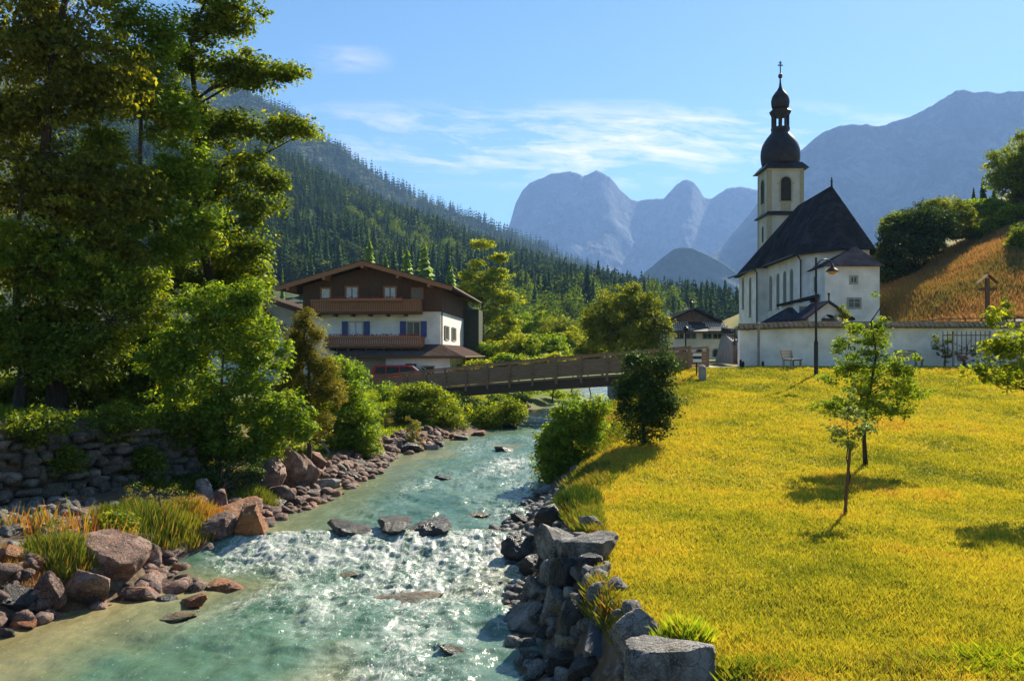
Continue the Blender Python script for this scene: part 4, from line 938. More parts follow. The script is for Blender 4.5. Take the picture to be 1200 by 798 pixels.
# ---------------------------------------------------------------- inn behind the bridge
iY = 95.0; ik = iY / 1000
inn = empty('village_inn', ((820 - 600) * ik, iY, 4), 'distant white inn with a low gable and rows of tiled snow guards beside the path', 'inn')
def IP(px_, py_, d=0): return Vector(((px_ - 600) * ik, iY + d, CAMZ + (HZ - py_) * ik))
def ibox(mb, x0, x1, y0, y1, d0, d1):
    a = IP(x0, y1, d0); b = IP(x1, y0, d1); return mb.box(a.x, b.x, iY + d0, iY + d1, CAMZ + (HZ - y1) * ik, CAMZ + (HZ - y0) * ik)
mb = MB(); ibox(mb, 787, 850, 386, 424, 0, 9); mb.build('wall', plaster, inn)
mb = MB(); mb.slab([IP(775, 388.5, -1.1), IP(857, 388.5, -1.1), IP(853, 376, 3.0), IP(779, 376, 3.0)], .18); ir = mb.build('front_roof', simple('dark_tiles', (.05, .045, .045), (.08, .07, .07), scale=5), inn)
guard = simple('white_snow_guards', (.68, .66, .64), (.55, .54, .52), rough=.7)
for (r0, r1) in ((783, 812), (829, 855)):
    mb = MB()
    for row in range(5):
        f0 = (row + .4) / 5; yy = 388.0 - 11.6 * f0; dd = -1.1 + 4.1 * f0; x_ = r0 + (row % 2) * 1.3
        while x_ < r1 - 1:
            q = IP(x_, yy, dd); mb.box(q.x, q.x + .17, q.y - .03, q.y + .12, q.z + .03, q.z + .14); x_ += 2.7
    mb.build('snow_guards', guard, ir)
mb = MB(); mb.prism([IP(779, 376, 3), IP(853, 376, 3), IP(843, 374, 3), IP(818, 361.5, 3), IP(789, 374, 3)], (0, 8, 0)); mb.build('gable', simple('pale_brown_boards', (.20, .14, .10), (.28, .21, .15), scale=2), inn)
mb = MB(); mb.slab([IP(780, 377, 1.6), IP(780, 377, 12), IP(818, 359.5, 12), IP(818, 359.5, 1.6)], .2); mb.slab([IP(851, 375.5, 1.6), IP(851, 375.5, 12), IP(818, 359.5, 12), IP(818, 359.5, 1.6)], .2); mb.build('gable_roof', church_roof, inn)
mb = MB(); mb.slab([IP(770, 376.5, 8), IP(858, 376.5, 8), IP(855, 366, 13), IP(772, 366, 13)], .2); mb.build('rear_roof', pale_roof, inn)
mb = MB(); ibox(mb, 799.5, 802.5, 359, 370, 9, 9.4); mb.build('chimney', plaster_old, inn); mb = MB(); ibox(mb, 818, 821.5, 356.5, 364, 7, 7.4); ibox(mb, 822, 825.5, 358, 366, 7, 7.4); mb.build('chimney', plaster_old, inn)
mb = MB(); q = IP(813, 360, 1.5); mb.tube([q, q + Vector((0, 0, 1.0))], .12, 6); mb.lathe([(.05, 0), (.3, .2), (.05, .45)], q + Vector((0, 0, .4)), 8); mb.build('bell_turret', iron, inn)
Fi = FR((0, iY, 0), (1, 0))
for (a, b) in ((792, 800.5), (804.5, 815), (824, 833.5), (836, 846)): sq_window(Fi, (a - 600) * ik, (b - 600) * ik, CAMZ + (HZ - 396.5) * ik, CAMZ + (HZ - 391) * ik, inn, fm=frame_s, fw=.1, mull=True)
for (a, b) in ((795, 804), (815, 824), (834.5, 843)):
    mb = MB(); Fi.arch(mb, (a - 600) * ik, (b - 600) * ik, CAMZ + (HZ - 418) * ik, CAMZ + (HZ - 408) * ik, -.04, .05); w_ = mb.build('window', frame_s, inn); mb = MB(); Fi.arch(mb, (a + 1.2 - 600) * ik, (b - 1.2 - 600) * ik, CAMZ + (HZ - 418) * ik, CAMZ + (HZ - 409.5) * ik, -.04, .07); mb.build('pane', glass_m, w_)
# lamp post in front of the inn
q = IP(803.5, 425, -18); q.x = (803.5 - 600) * .077
mb = MB(); mb.tube([(q.x, 77, 3.9), (q.x, 77, CAMZ + (HZ - 389) * .077)], .07, 6); mb.lathe([(.05, 0), (.22, .1), (.26, .35), (.05, .55)], (q.x, 77, CAMZ + (HZ - 389) * .077), 8)
tag(mb.build('lamp_post', iron, None, origin=(q.x, 77, 3.9)), 'thin black lamp post in front of the white inn', 'lamp post')
# stone flank wall rising beside the path
sw_ = empty('stair_wall', (12.3, 60, 3.8), 'grey sloping stair wall with railing between the inn and the churchyard', 'wall')
ky = lambda px_, py_, Y: Vector(((px_ - 600) * Y / 1000, Y, CAMZ + (HZ - py_) * Y / 1000))
mb = MB(); pA = [ky(839, 424, 56), ky(862, 424, 49), ky(862, 392, 49), ky(849, 390, 56)]
mb.add([ky(838, 424, 62), ky(858, 427, 49), ky(858, 400, 49), ky(846, 389, 62), ky(842, 424, 63), ky(864, 427, 49.5), ky(864, 398, 49.5), ky(850, 389, 63)], [(0, 1, 2, 3), (4, 7, 6, 5), (3, 2, 6, 7), (0, 3, 7, 4), (1, 5, 6, 2)]); mb.build('stone_face', concrete, sw_)
mb = MB(); A0, A1 = ky(846, 384, 61), ky(861, 386, 49); mb.tube([A0, A1], .05, 6); mb.tube([A0 - Vector((0, 0, .45)), A1 - Vector((0, 0, .3))], .04, 6)
mb.build('rail', iron, sw_)
for q in range(9): 
    c_ = A0.lerp(A1, q / 8); mb = MB(); mb.box(c_.x - .04, c_.x + .04, c_.y - .04, c_.y + .04, c_.z - .9, c_.z); mb.build('post', iron, sw_)
for i, (px_, hh) in enumerate(((868, 8), (871, 6), (894, 6))):
    q = ky(px_, 424.5, 45.6); z0_ = gz(q.x, q.y); mb = MB(); mb.tube([(q.x, q.y, z0_ - .1), (q.x, q.y, z0_ + hh * .05), (q.x, q.y, z0_ + hh * .05 + .08)], [.07, .07, .02], 8)
    tag(mb.build('garden_post', iron, None, origin=(q.x, q.y, z0_)), ['short dark post at the left corner of the churchyard wall', 'lower dark post just right of the corner post by the wall', 'stubby dark post right of the pipe post at the wall foot'][i], 'post')

# ---------------------------------------------------------------- small barn roof beyond the yellow maple
bY = 92; bk = .092
sh2 = empty('small_barn', ((575 - 600) * bk, bY, 3), 'small brown barn with pale roof edge beyond the yellow maple', 'barn')
q0 = (568 - 600) * bk; q1 = (600 - 600) * bk
mb = MB(); mb.box(q0, q1 - .4, bY, bY + 5, 3, CAMZ + (HZ - 399) * bk); mb.build('wall', wood_red, sh2)
mb = MB(); mb.slab([(q0 - .3, bY - .5, CAMZ + (HZ - 394) * bk), (q1, bY - .5, CAMZ + (HZ - 400) * bk), (q1, bY + 5.5, CAMZ + (HZ - 400) * bk), (q0 - .3, bY + 5.5, CAMZ + (HZ - 394) * bk)], .2); mb.build('roof', pale_roof, sh2)

# ---------------------------------------------------------------- red car behind the bridge end
cY = 59.0; ckk = cY / 1000; cg = 2.0
cx0 = (432 - 600) * ckk
def cp(px_, y_): return ((px_ - 600) * ckk, CAMZ + (HZ - y_) * ckk)
car = empty('parked_car', (cx0 + 2.2, cY, cg), 'red estate car parked in front of the house behind the bridge end', 'car')
zz = lambda h: cg + h
prof_ = [(0, .35), (0.02, .95), (.10, 1.15), (.28, 1.68), (.5, 1.74), (2.7, 1.74), (3.05, 1.66), (3.72, 1.12), (4.55, .98), (4.78, .75), (4.8, .35)]
mb = MB(); mb.prism([(cx0 + a, cY, zz(b)) for a, b in prof_], (0, 1.75, 0)); body = mb.build('body', car_red, car, bevel=.06)
mb = MB()
for y0 in (cY - .012,):
    for g_ in ([(.42, 1.16), (.50, 1.60), (1.15, 1.62), (1.15, 1.14)], [(1.22, 1.14), (1.22, 1.62), (2.1, 1.62), (2.1, 1.12)], [(2.17, 1.12), (2.17, 1.62), (2.75, 1.62), (3.0, 1.58), (3.45, 1.12)]):
        mb.prism([(cx0 + a, y0, zz(b)) for a, b in g_], (0, .03, 0))
mb.build('side_window', glass_m, car)
mb = MB(); mb.prism([(cx0 + 3.0, cY + .12, zz(1.69)), (cx0 + 3.1, cY + .12, zz(1.66)), (cx0 + 3.74, cY + .12, zz(1.15)), (cx0 + 3.65, cY + .12, zz(1.15))], (0, 1.5, 0)); mb.build('windscreen', glass_m, car)
mb = MB(); mb.tube([(cx0 + 3.0, cY - .02, zz(1.69)), (cx0 + 3.7, cY - .02, zz(1.13))], .035, 6); mb.build('pillar', chrome, car)
for a in (.85, 3.85):
    for y_ in (cY - .03, cY + 1.58):
        mb = MB(); mb.tube([(cx0 + a, y_, zz(.32)), (cx0 + a, y_ + .2, zz(.32))], .33, 18); w_ = mb.build('wheel', rubber, car); mb = MB(); mb.tube([(cx0 + a, y_ - .01, zz(.32)), (cx0 + a, y_ + .05, zz(.32))], .19, 14); mb.build('rim', chrome, w_)
mb = MB(); mb.box(cx0 - .03, cx0 + .05, cY + .05, cY + .35, zz(.95), zz(1.35)); mb.build('tail_light', flower, car)
mb = MB(); mb.box(cx0 + 4.7, cx0 + 4.83, cY + .05, cY + .4, zz(.68), zz(.85)); mb.build('headlight', chrome, car)
# ---------------------------------------------------------------- foliage materials
YG = (1.35, 1.2, .35)
lf_maple = leafmat('maple_leaves', [(.0, (.09, .14, .015)), (.5, (.19, .26, .02)), (.85, (.34, .40, .03)), (1, (.44, .40, .04))], .65, YG, gloss=.035)
lf_dark = leafmat('dark_leaves', [(.0, (.06, .10, .012)), (.6, (.16, .23, .02)), (1, (.36, .38, .03))], .64, YG, gloss=.035)
lf_spruce = leafmat('spruce_sprays', [(.0, (.08, .095, .018)), (.6, (.18, .20, .025)), (1, (.40, .38, .03))], .62, YG, gloss=.03)
lf_bright = leafmat('bright_leaves', [(.0, (.10, .19, .02)), (.5, (.20, .31, .03)), (.85, (.32, .40, .04)), (1, (.42, .38, .05))], .6, YG, gloss=.035)
lf_yellow = leafmat('yellow_leaves', [(.0, (.16, .24, .02)), (.5, (.32, .40, .03)), (1, (.52, .50, .04))], .55, (1.3, 1.1, .35))
lf_olive = leafmat('olive_leaves', [(.0, (.09, .13, .02)), (.5, (.19, .24, .03)), (1, (.34, .32, .05))], .55, YG, gloss=.035)
lf_pine = leafmat('golden_needles', [(.0, (.10, .11, .02)), (.5, (.22, .20, .03)), (1, (.40, .32, .06))], .45, YG, gloss=.035)
lf_dry = leafmat('dry_stalks', [(.0, (.16, .13, .04)), (.35, (.26, .24, .06)), (.6, (.36, .17, .06)), (1, (.50, .32, .14))], .4, (1.2, 1.0, .6))
lf_mix = leafmat('bank_herbs', [(.0, (.06, .12, .015)), (.45, (.20, .25, .03)), (.7, (.38, .26, .05)), (1, (.52, .18, .06))], .45, (1.2, 1.05, .5))
lf_grass = leafmat('lawn_blades', [(.0, (.15, .19, .025)), (.35, (.41, .38, .045)), (.78, (.58, .49, .06)), (1, (.58, .34, .08))], .42, (1.15, 1.05, .35), gloss=.03)
lf_hill = leafmat('hillside_needles', [(.0, (.018, .040, .014)), (.5, (.045, .080, .022)), (.85, (.08, .12, .028)), (1, (.17, .22, .035))], .2, YG, gloss=.0)
lf_hillb = leafmat('hillside_leaves', [(.0, (.05, .10, .015)), (.6, (.13, .20, .03)), (1, (.26, .31, .04))], .5, YG, gloss=.0)
lf_dense = leafmat('dense_dark_leaves', [(.0, (.02, .045, .012)), (.6, (.045, .085, .02)), (1, (.14, .18, .03))], .35, YG, gloss=.05)
bark = simple('bark', (.065, .05, .035), (.13, .10, .075), scale=3, stretch=(5, 5, 1), bump=.8, rough=.95, detail=8, spec=.1)
bark_d = simple('dark_bark', (.035, .027, .02), (.07, .055, .04), scale=3, stretch=(5, 5, 1), bump=.8, rough=.95, spec=.1)

def rnd_unit(rg, n):
    v_ = rg.normal(size=(n, 3)); return v_ / (np.linalg.norm(v_, axis=1, keepdims=True) + 1e-9)
def leaf_quads(C, N, size, rg, aspect=.55, fold=.25, droop=0.0):
    """diamond leaves: centres C, normals N, sizes"""
    n = len(C); r_ = rnd_unit(rg, n); r_[:, 2] -= droop
    U = r_ - N * (r_ * N).sum(1, keepdims=True); U /= (np.linalg.norm(U, axis=1, keepdims=True) + 1e-9)
    Wd = np.cross(N, U); s_ = size[:, None]
    base = C - U * s_ * .5; tip = C + U * s_ * .5
    l_ = C + Wd * s_ * aspect * .5 - U * s_ * .08 + N * s_ * fold * .3; r2 = C - Wd * s_ * aspect * .5 - U * s_ * .08 + N * s_ * fold * .3
    V = np.stack([base, r2, tip, l_], 1).reshape(-1, 3)
    F = np.arange(n * 4).reshape(n, 4); return V, F
def blobs_points(blobs, n, rg, shell=.55):
    """clump centres spread in ellipsoids, denser toward the surface; blobs (cx,cy,cz,rx,ry,rz)"""
    vol = np.array([b[3] * b[4] * b[5] for b in blobs]) ** (2 / 3); k = rg.choice(len(blobs), n, p=vol / vol.sum())
    B = np.array(blobs)[k]; u_ = rnd_unit(rg, n); rad = shell + (1 - shell) * rg.random(n) ** .7
    inner = rg.random(n) < .25; rad = np.where(inner, rg.random(n) * shell, rad)
    return B[:, :3] + u_ * B[:, 3:] * rad[:, None], u_
def crown(blobs, nclump, cr, per, lsize, rg, flat=.6, aspect=.55, up=.5, droop=.0, spread=.35, shell=.55):
    CC, U = blobs_points(blobs, nclump, rg, shell)
    crs = cr * rg.uniform(.55, 1.35, nclump); cnt = np.maximum(3, (per * rg.uniform(.5, 1.5, nclump)).astype(int))
    k = np.repeat(np.arange(nclump), cnt); n = len(k)
    o_ = rnd_unit(rg, n) * (rg.random(n) ** .45)[:, None]; o_[:, 2] *= flat; o_[:, 2] -= droop * (o_[:, 0] ** 2 + o_[:, 1] ** 2)
    P_ = CC[k] + o_ * crs[k][:, None]
    N = o_ * .6 + np.array([0, 0, up]) + rnd_unit(rg, n) * spread * 1.6; N /= np.linalg.norm(N, axis=1, keepdims=True) + 1e-9
    sz = lsize * (.45 + 1.15 * rg.random(n) ** 1.3)
    V, F = leaf_quads(P_, N, sz, rg, aspect, droop=.5)
    tone = np.clip(.45 + .22 * rg.normal(size=n) + .16 * rg.normal(size=nclump)[k], 0, 1)
    return V, F, tone, CC
def limb_tubes(base, trunk_pts, trunk_r, CC, rg, nlimb=10, sub=40, seg=7):
    mb = MB(); tp = [Vector(p) for p in trunk_pts]; n = len(tp)
    mb.tube(tp, trunk_r, seg + 2)
    zs_ = np.array([p.z for p in tp])
    ends = CC[rg.choice(len(CC), min(nlimb, len(CC)), replace=False)]
    limbs = []
    for e in ends:
        e = Vector([float(q) for q in e]); hz = max(zs_[0] + .15 * (zs_[-1] - zs_[0]), min(zs_[-1] * .98 + .02 * zs_[0], e.z - .45 * math.hypot(e.x - tp[0].x, e.y - tp[0].y)))
        f_ = float(np.interp(hz, zs_, np.arange(n))); i = min(int(f_), n - 2); a = tp[i].lerp(tp[i + 1], f_ - i); r0 = float(np.interp(f_, range(n), trunk_r)) * .5
        m1 = a.lerp(e, .35) + Vector((0, 0, .06 * (e - a).length)) + Vector(rg.normal(size=3) * .04 * (e - a).length); m2 = a.lerp(e, .7) + Vector(rg.normal(size=3) * .06 * (e - a).length)
        pts = [a, m1, m2, e]; mb.tube(pts, [r0, r0 * .7, r0 * .45, r0 * .15], 6, cap=False); limbs.append((pts, r0))
    allp = [(pt, r0 * f) for pts, r0 in limbs for pt, f in zip(pts[1:3], (.7, .45))] + [(p, .4 * r) for p, r in zip(tp[n // 2:], trunk_r[n // 2:])]
    A = np.array([list(p) for p, _ in allp])
    for e in CC[rg.choice(len(CC), min(sub, len(CC)), replace=False)]:
        i = int(np.argmin(((A - e) ** 2).sum(1))); a = Vector(A[i]); e = Vector([float(q) for q in e]); r0 = allp[i][1] * .5
        m = a.lerp(e, .5) + Vector(rg.normal(size=3) * .08 * (e - a).length); mb.tube([a, m, e], [r0, r0 * .6, r0 * .2], 5, cap=False)
    return mb
def tree(name, label, cat, base, trunk_top, tr, blobs, ncl, cr, per, lsize, lm, seed, group=None, bm_=None, nlimb=10, sub=40, bend=.03, trunk_n=7, **kw):
    rg = np.random.default_rng(seed); base = np.array(base, float); tt_ = np.array(trunk_top, float)
    e = empty(name, base, label, cat, group)
    V, F, tone, CC = crown(blobs, ncl, cr, per, lsize, rg, **kw)
    np_mesh('crown', V, F, lm, False, {'tone': ('FACE', tone)}, parent=e)
    h = np.linalg.norm(tt_ - base)
    pts = [base + (tt_ - base) * f + rg.normal(size=3) * bend * h * (0 if i == 0 else .5) for i, f in enumerate(np.linspace(0, 1, trunk_n))]
    pts[0] = base - np.array([0, 0, .3]); rad = [tr * (1.25 if i == 0 else 1) * (1 - .82 * f) for i, f in enumerate(np.linspace(0, 1, trunk_n))]
    limb_tubes(base, pts, rad, CC, rg, nlimb, sub).build('trunk', bm_ or bark, e)
    return e
def BL(px, py, rx, ry, Y, rd=None):
    """ellipsoid seen at a photo pixel, radii in photo pixels, at distance Y"""
    k_ = Y / 1000; return ((px - 600) * k_, Y, CAMZ + (HZ - py) * k_, rx * k_, (rd if rd is not None else (rx + ry) / 2 * k_ * (.55 if px < 350 and Y < 32 else 1)), ry * k_)

# ---------------------------------------------------------------- conifer prototypes for the hillside
def conifer_arrays(h, w, tiers, br, rg, cards=2):
    V = []; F = []; b = 0
    for i in range(tiers):
        f = i / tiers; z = h * (.08 + .9 * f); r_ = w * (1 - f) ** .85 * rg.uniform(.8, 1.15); nb = max(4, int(br * (1 - .4 * f)))
        a0 = rg.uniform(0, 6.28)
        for k in range(nb):
            a_ = a0 + 2 * math.pi * k / nb + rg.uniform(-.2, .2); rr_ = r_ * rg.uniform(.65, 1.15); dz = rr_ * rg.uniform(.35, .7); wd = rr_ * .34 + .08 * w
            ca, sa = math.cos(a_), math.sin(a_)
            tipz = z - dz
            p0 = (0, 0, z + .04 * h); p1 = (ca * rr_ * .55 - sa * wd, sa * rr_ * .55 + ca * wd, z - dz * .55 - .02 * h); p2 = (ca * rr_, sa * rr_, tipz); p3 = (ca * rr_ * .55 + sa * wd, sa * rr_ * .55 - ca * wd, z - dz * .55 - .02 * h)
            V += [p0, p1, p2, p3]; F.append((b, b + 1, b + 2, b + 3)); b += 4
    V += [(0, 0, h), (w * .06, 0, h * .8), (0, w * .06, h * .8), (-w * .06, -w * .06, h * .8)]; F.append((b, b + 1, b + 2, b + 3))
    return np.array(V, np.float32), np.array(F, np.int32)
def hill_point(sheet, px, tt_):
    pxs, tv, X_, Y_, Z_ = sheet
    j = np.interp(px, pxs, np.arange(len(pxs))); i = np.interp(tt_, tv, np.arange(len(tv)))
    j0 = np.clip(j.astype(int), 0, len(pxs) - 2); i0 = np.clip(i.astype(int), 0, len(tv) - 2); fj = j - j0; fi = i - i0
    def g(A): return (A[i0, j0] * (1 - fi) * (1 - fj) + A[i0 + 1, j0] * fi * (1 - fj) + A[i0, j0 + 1] * (1 - fi) * fj + A[i0 + 1, j0 + 1] * fi * fj)
    return np.stack([g(X_), g(Y_), g(Z_)], -1)
rg = np.random.default_rng(77)
# stuff: the far-off wood
def forest(sheet, n, pxa, pxb, t0, t1, hmin, hmax, name, label, m_, tiers, br, seed, broad=0.0):
    rg = np.random.default_rng(seed)
    tt_ = t0 + (t1 - t0) * rg.random(n) ** .75; px = rg.uniform(pxa, pxb, n)
    P_ = hill_point(sheet, px, tt_)
    protos = [conifer_arrays(1, rg.uniform(.19, .30), tiers, br, rg) for _ in range(6)]
    Vs, Fs, Ts = [], [], []; b = 0
    if broad:
        for q_ in (4, 5):
            Vb, Fb, _t, _c = crown([(0, 0, .5, .3, .3, .42), (.08, .05, .7, .22, .22, .25)], 14, .22, 7, .17, rg, flat=.8, up=.7); protos[q_] = (Vb.astype(np.float32), Fb.astype(np.int32))
    kk = rg.integers(0, 6 if broad else 4, n) if not broad else np.where(rg.random(n) < broad * (.3 + 1.4 * (vnoise(P_[:, 0] / 45, P_[:, 1] / 70, seed=19) > .1)), rg.integers(4, 6, n), rg.integers(0, 4, n)); hh = rg.uniform(hmin, hmax, n) * (.75 + .5 * (vnoise(P_[:, 0] / 60, P_[:, 1] / 60, seed=3) * .5 + .5)); rot = rg.uniform(0, 6.28, n)
    tone = np.clip(.4 + .35 * fbm(P_[:, 0] / 90, P_[:, 1] / 90, seed=9, octv=3) + .18 * rg.normal(size=n), 0, .9); tone = np.where(rg.random(n) < .05, rg.uniform(.8, 1.0, n), tone)
    tone = np.where(kk >= 4, np.clip(tone + .35, .6, 1), tone); hh = np.where(kk >= 4, hh * .75, hh)
    for q in range(6):
        s_ = np.where(kk == q)[0]; V, F = protos[q]; m = len(s_)
        c_, sn_ = np.cos(rot[s_])[:, None], np.sin(rot[s_])[:, None]; h_ = hh[s_][:, None]; wf = h_ * rg.uniform(.8, 1.25, (m, 1))
        X_ = (V[None, :, 0] * c_ - V[None, :, 1] * sn_) * wf + P_[s_, 0][:, None]; Y_ = (V[None, :, 0] * sn_ + V[None, :, 1] * c_) * wf + P_[s_, 1][:, None]; Z_ = V[None, :, 2] * h_ + P_[s_, 2][:, None] - .5
        Vs.append(np.stack([X_, Y_, Z_], -1).reshape(-1, 3)); Fs.append((F[None] + (np.arange(m) * len(V))[:, None, None] + b).reshape(-1, 4)); b += m * len(V)
        Ts.append(np.repeat(tone[s_], len(F)))
    o = np_mesh(name, np.concatenate(Vs), np.concatenate(Fs), m_, False, {'tone': ('FACE', np.clip(np.concatenate(Ts), 0, 1))})
    return tag(o, label, 'forest', kind='stuff')
forest(hillB, 7600, 60, 940, .16, 1.02, 13, 21, 'forest', 'dark spruce forest covering the slope behind the house', lf_hill, 9, 7, 5, broad=.22)
forest(hillA, 5200, 120, 700, .35, 1.02, 20, 30, 'forest', 'bluish spruce wood on the far ridge at the left', lf_hill, 5, 5, 6)
# broadleaf prototypes
def broad_proto(seed, ncl, per, ls, cr=.17, sh=.5):
    rg = np.random.default_rng(seed)
    bl = [(0, 0, .52, .27, .27, .36), (rg.uniform(-.12, .12), rg.uniform(-.12, .12), .72, .2, .2, .24), (rg.uniform(-.15, .15), rg.uniform(-.1, .1), .4, .3, .3, .25)]
    V, F, tone, CC = crown(bl, ncl, cr, per, ls, rg, flat=.75, up=.7); return V, F, tone
def inst(me_, name, loc, sc_, rot, label, cat, group):
    o = bpy.data.objects.new(name, me_); COL.objects.link(o); o.location = [float(q) for q in loc]; o.scale = sc_; o.rotation_euler = (0, 0, float(rot)); return tag(o, label, cat, group)
bmeshes = []
for q in range(5):
    V, F, tone = broad_proto(400 + q, 95, 34, .045)
    o = np_mesh('broadleaf_tree', V, F, lf_hillb, False, {'tone': ('FACE', tone)}); bmeshes.append(o.data); bpy.data.objects.remove(o)
cmeshes = []
for q in range(5):
    V, F = conifer_arrays(1, rg.uniform(.15, .21), 20, 12, rg); tone = np.clip(.5 + .2 * rg.normal(size=len(F)), 0, .9)
    o = np_mesh('conifer', V, F, lf_hill, False, {'tone': ('FACE', tone)}); cmeshes.append(o.data); bpy.data.objects.remove(o)
lmeshes = []
for q in range(2):
    V, F = conifer_arrays(1, .2, 22, 12, rg); tone = np.clip(.5 + .25 * rg.normal(size=len(F)), 0, 1)
    o = np_mesh('larch', V, F, lf_bright, False, {'tone': ('FACE', tone)}); lmeshes.append(o.data); bpy.data.objects.remove(o)
n = 170; px = rg.uniform(300, 880, n); tq = rg.uniform(.13, .42, n) ; P_ = hill_point(hillB, px, tq)
for i in range(n):
    h_ = rg.uniform(16, 25); inst(cmeshes[i % 5], 'conifer', P_[i] - np.array([0, 0, .4]), (h_ * rg.uniform(.85, 1.3),) * 2 + (h_,), rg.uniform(0, 6), 'dark conifer in the wooded lower slope behind the house and bridge', 'conifer', 'conifers on the wooded slope')
# bright larches just above the house roof, distant tree tops
for (px_, ptop, D, wdt, lb) in ((433, 278, 150, 1.0, 'bright green larch rising above the house gable'), (477, 288, 160, 1.1, 'bright green larch right of the gable tip'), (497, 280, 175, 1.1, 'tall larch with pale tips behind the right roof slope'), (528, 303, 150, 1.0, 'shorter pale larch beside the yellow maple'), (452, 296, 190, 1.2, 'dull green larch between two brighter ones above the roof')):
    z0_ = gz((px_ - 600) * D / 1000, D); top = CAMZ + (HZ - ptop) * D / 1000; h_ = top - z0_
    inst(lmeshes[int(px_) % 2], 'larch', ((px_ - 600) * D / 1000, D, z0_), (h_ * 1.25 * wdt,) * 2 + (h_,), px_, lb, 'larch', 'larches behind the house')
# broadleaf trees on the lower slope right of the house
rgb = np.random.default_rng(12); nb_ = 0
spec = []
for D, ya, yb, cnt, xa, xb in ((330, 300, 345, 26, 585, 850), (260, 325, 365, 24, 580, 800), (200, 345, 385, 22, 575, 790), (150, 372, 400, 16, 575, 790)):
    for i in range(cnt): spec.append((rgb.uniform(xa, xb), rgb.uniform(ya, yb), D * rgb.uniform(.9, 1.1), rgb.uniform(9, 15)))
for (px_, ptop, D, h_) in spec:
    base_line = np.interp(px_, [300, 580, 850], [0, 0, 28]); ptop = ptop + base_line
    top = CAMZ + (HZ - ptop) * D / 1000; x_ = (px_ - 600) * D / 1000
    zg = gz(x_, D)
    hp_ = hill_point(hillB, np.array([px_]), np.array([np.clip((D - 210) / 600, 0, .9)]))[0]; zg = max(zg, hp_[2] if D > 212 else zg)
    hh_ = max(h_, top - zg)
    if top - zg > 26: hh_ = 22
    w_ = rgb.uniform(.9, 1.25) * min(hh_, 14)
    inst(bmeshes[nb_ % 5], 'broadleaf_tree', (x_, D, top - hh_ if top - zg < 26 else zg), (w_, w_, hh_), rgb.uniform(0, 6), 'rounded green broadleaf tree in the wood on the lower slope', 'broadleaf tree', 'broadleaf trees on the lower slope'); nb_ += 1
rgq = np.random.default_rng(91); n = 95; px = np.concatenate([rgq.uniform(400, 620, 60), rgq.uniform(560, 800, 35)]); tq = np.concatenate([rgq.normal(.52, .06, 60), rgq.uniform(.22, .45, 35)]); P_ = hill_point(hillB, px, tq)
for i in range(n):
    h_ = rgq.uniform(11, 19); w_ = h_ * rgq.uniform(.9, 1.3); inst(bmeshes[i % 5], 'broadleaf_tree', P_[i] - np.array([0, 0, 1.]), (w_, w_, h_), rgq.uniform(0, 6), 'pale green broadleaf tree among the dark conifers halfway up the slope', 'broadleaf tree', 'broadleaf trees halfway up the slope')
# small conifer in the meadow left of the house
D = 120; zg = gz((331 - 600) * .12, D); inst(lmeshes[0], 'larch', ((331 - 600) * .12, D, zg), ((CAMZ + (HZ - 309) * .12 - zg) * .42,) * 2 + (CAMZ + (HZ - 309) * .12 - zg,), 1, 'single pale conifer left of the timber gable', 'conifer', None)

# ---------------------------------------------------------------- big foreground trees on the left
g_ = lambda px, py, Y: np.array([(px - 600) * Y / 1000, Y, gz((px - 600) * Y / 1000, Y)])
Y = 26.0
b0 = g_(70, 500, Y)
tree('spruce_tree', 'huge dark tree with drooping sprays filling the upper left corner', 'tree', b0, (b0[0] - .1, Y, 18.5), .26,
     [BL(40, 40, 95, 60, Y), BL(60, -40, 90, 60, Y), BL(20, 130, 85, 60, Y), BL(110, 90, 70, 60, Y), BL(50, 210, 95, 55, Y), BL(130, 220, 60, 60, Y), BL(40, 300, 90, 50, Y), BL(120, 320, 70, 50, Y), BL(50, 380, 80, 45, Y)],
     1200, .58, 85, .135, lf_spruce, 11, bm_=bark_d, nlimb=26, sub=90, flat=.35, droop=.55, up=.3, shell=.15)
Y = 30.0; b0 = g_(232, 480, Y)
tree('maple_tree', 'tall maple with open leafy branches against the sky, right of the dark spruce', 'tree', b0, ((243 - 600) * .03, Y, 17.5), .22,
     [BL(262, 20, 52, 34, Y), BL(300, 88, 42, 20, Y), BL(338, 84, 22, 10, Y, .7), BL(270, 80, 40, 26, Y), BL(290, 150, 50, 18, Y), BL(345, 150, 30, 11, Y, .8), BL(250, 150, 40, 28, Y), BL(300, 195, 32, 22, Y), BL(215, 60, 28, 40, Y), BL(220, 130, 30, 30, Y), BL(250, 215, 55, 30, Y), BL(300, 245, 36, 28, Y), BL(230, 270, 50, 34, Y), BL(290, 295, 36, 30, Y), BL(285, 340, 34, 24, Y), BL(315, 215, 20, 18, Y), BL(270, -30, 50, 36, Y), BL(200, 330, 50, 28, Y)],
     720, .52, 85, .14, lf_dark, 12, bm_=bark_d, nlimb=22, sub=80, flat=.5, up=.6, shell=.35)
Y = 27.5; b0 = g_(165, 500, Y)
tree('maple_tree', 'sunlit yellow green maple crown between the spruce and the tall maple', 'tree', b0, ((165 - 600) * .0275, Y, 14.5), .15,
     [BL(165, 90, 42, 50, Y), BL(190, 40, 30, 36, Y), BL(200, 140, 36, 40, Y), BL(150, 20, 30, 30, Y), BL(172, 230, 54, 40, Y), BL(215, 200, 34, 34, Y), BL(115, 170, 34, 40, Y), BL(235, 260, 30, 34, Y), BL(130, 110, 26, 34, Y), BL(140, 290, 45, 30, Y), BL(205, 290, 34, 26, Y), BL(90, 250, 40, 26, Y)],
     680, .46, 80, .13, lf_bright, 13, nlimb=12, sub=50, flat=.5, up=.6, shell=.3)
Y = 25.0; b0 = g_(20, 500, Y)
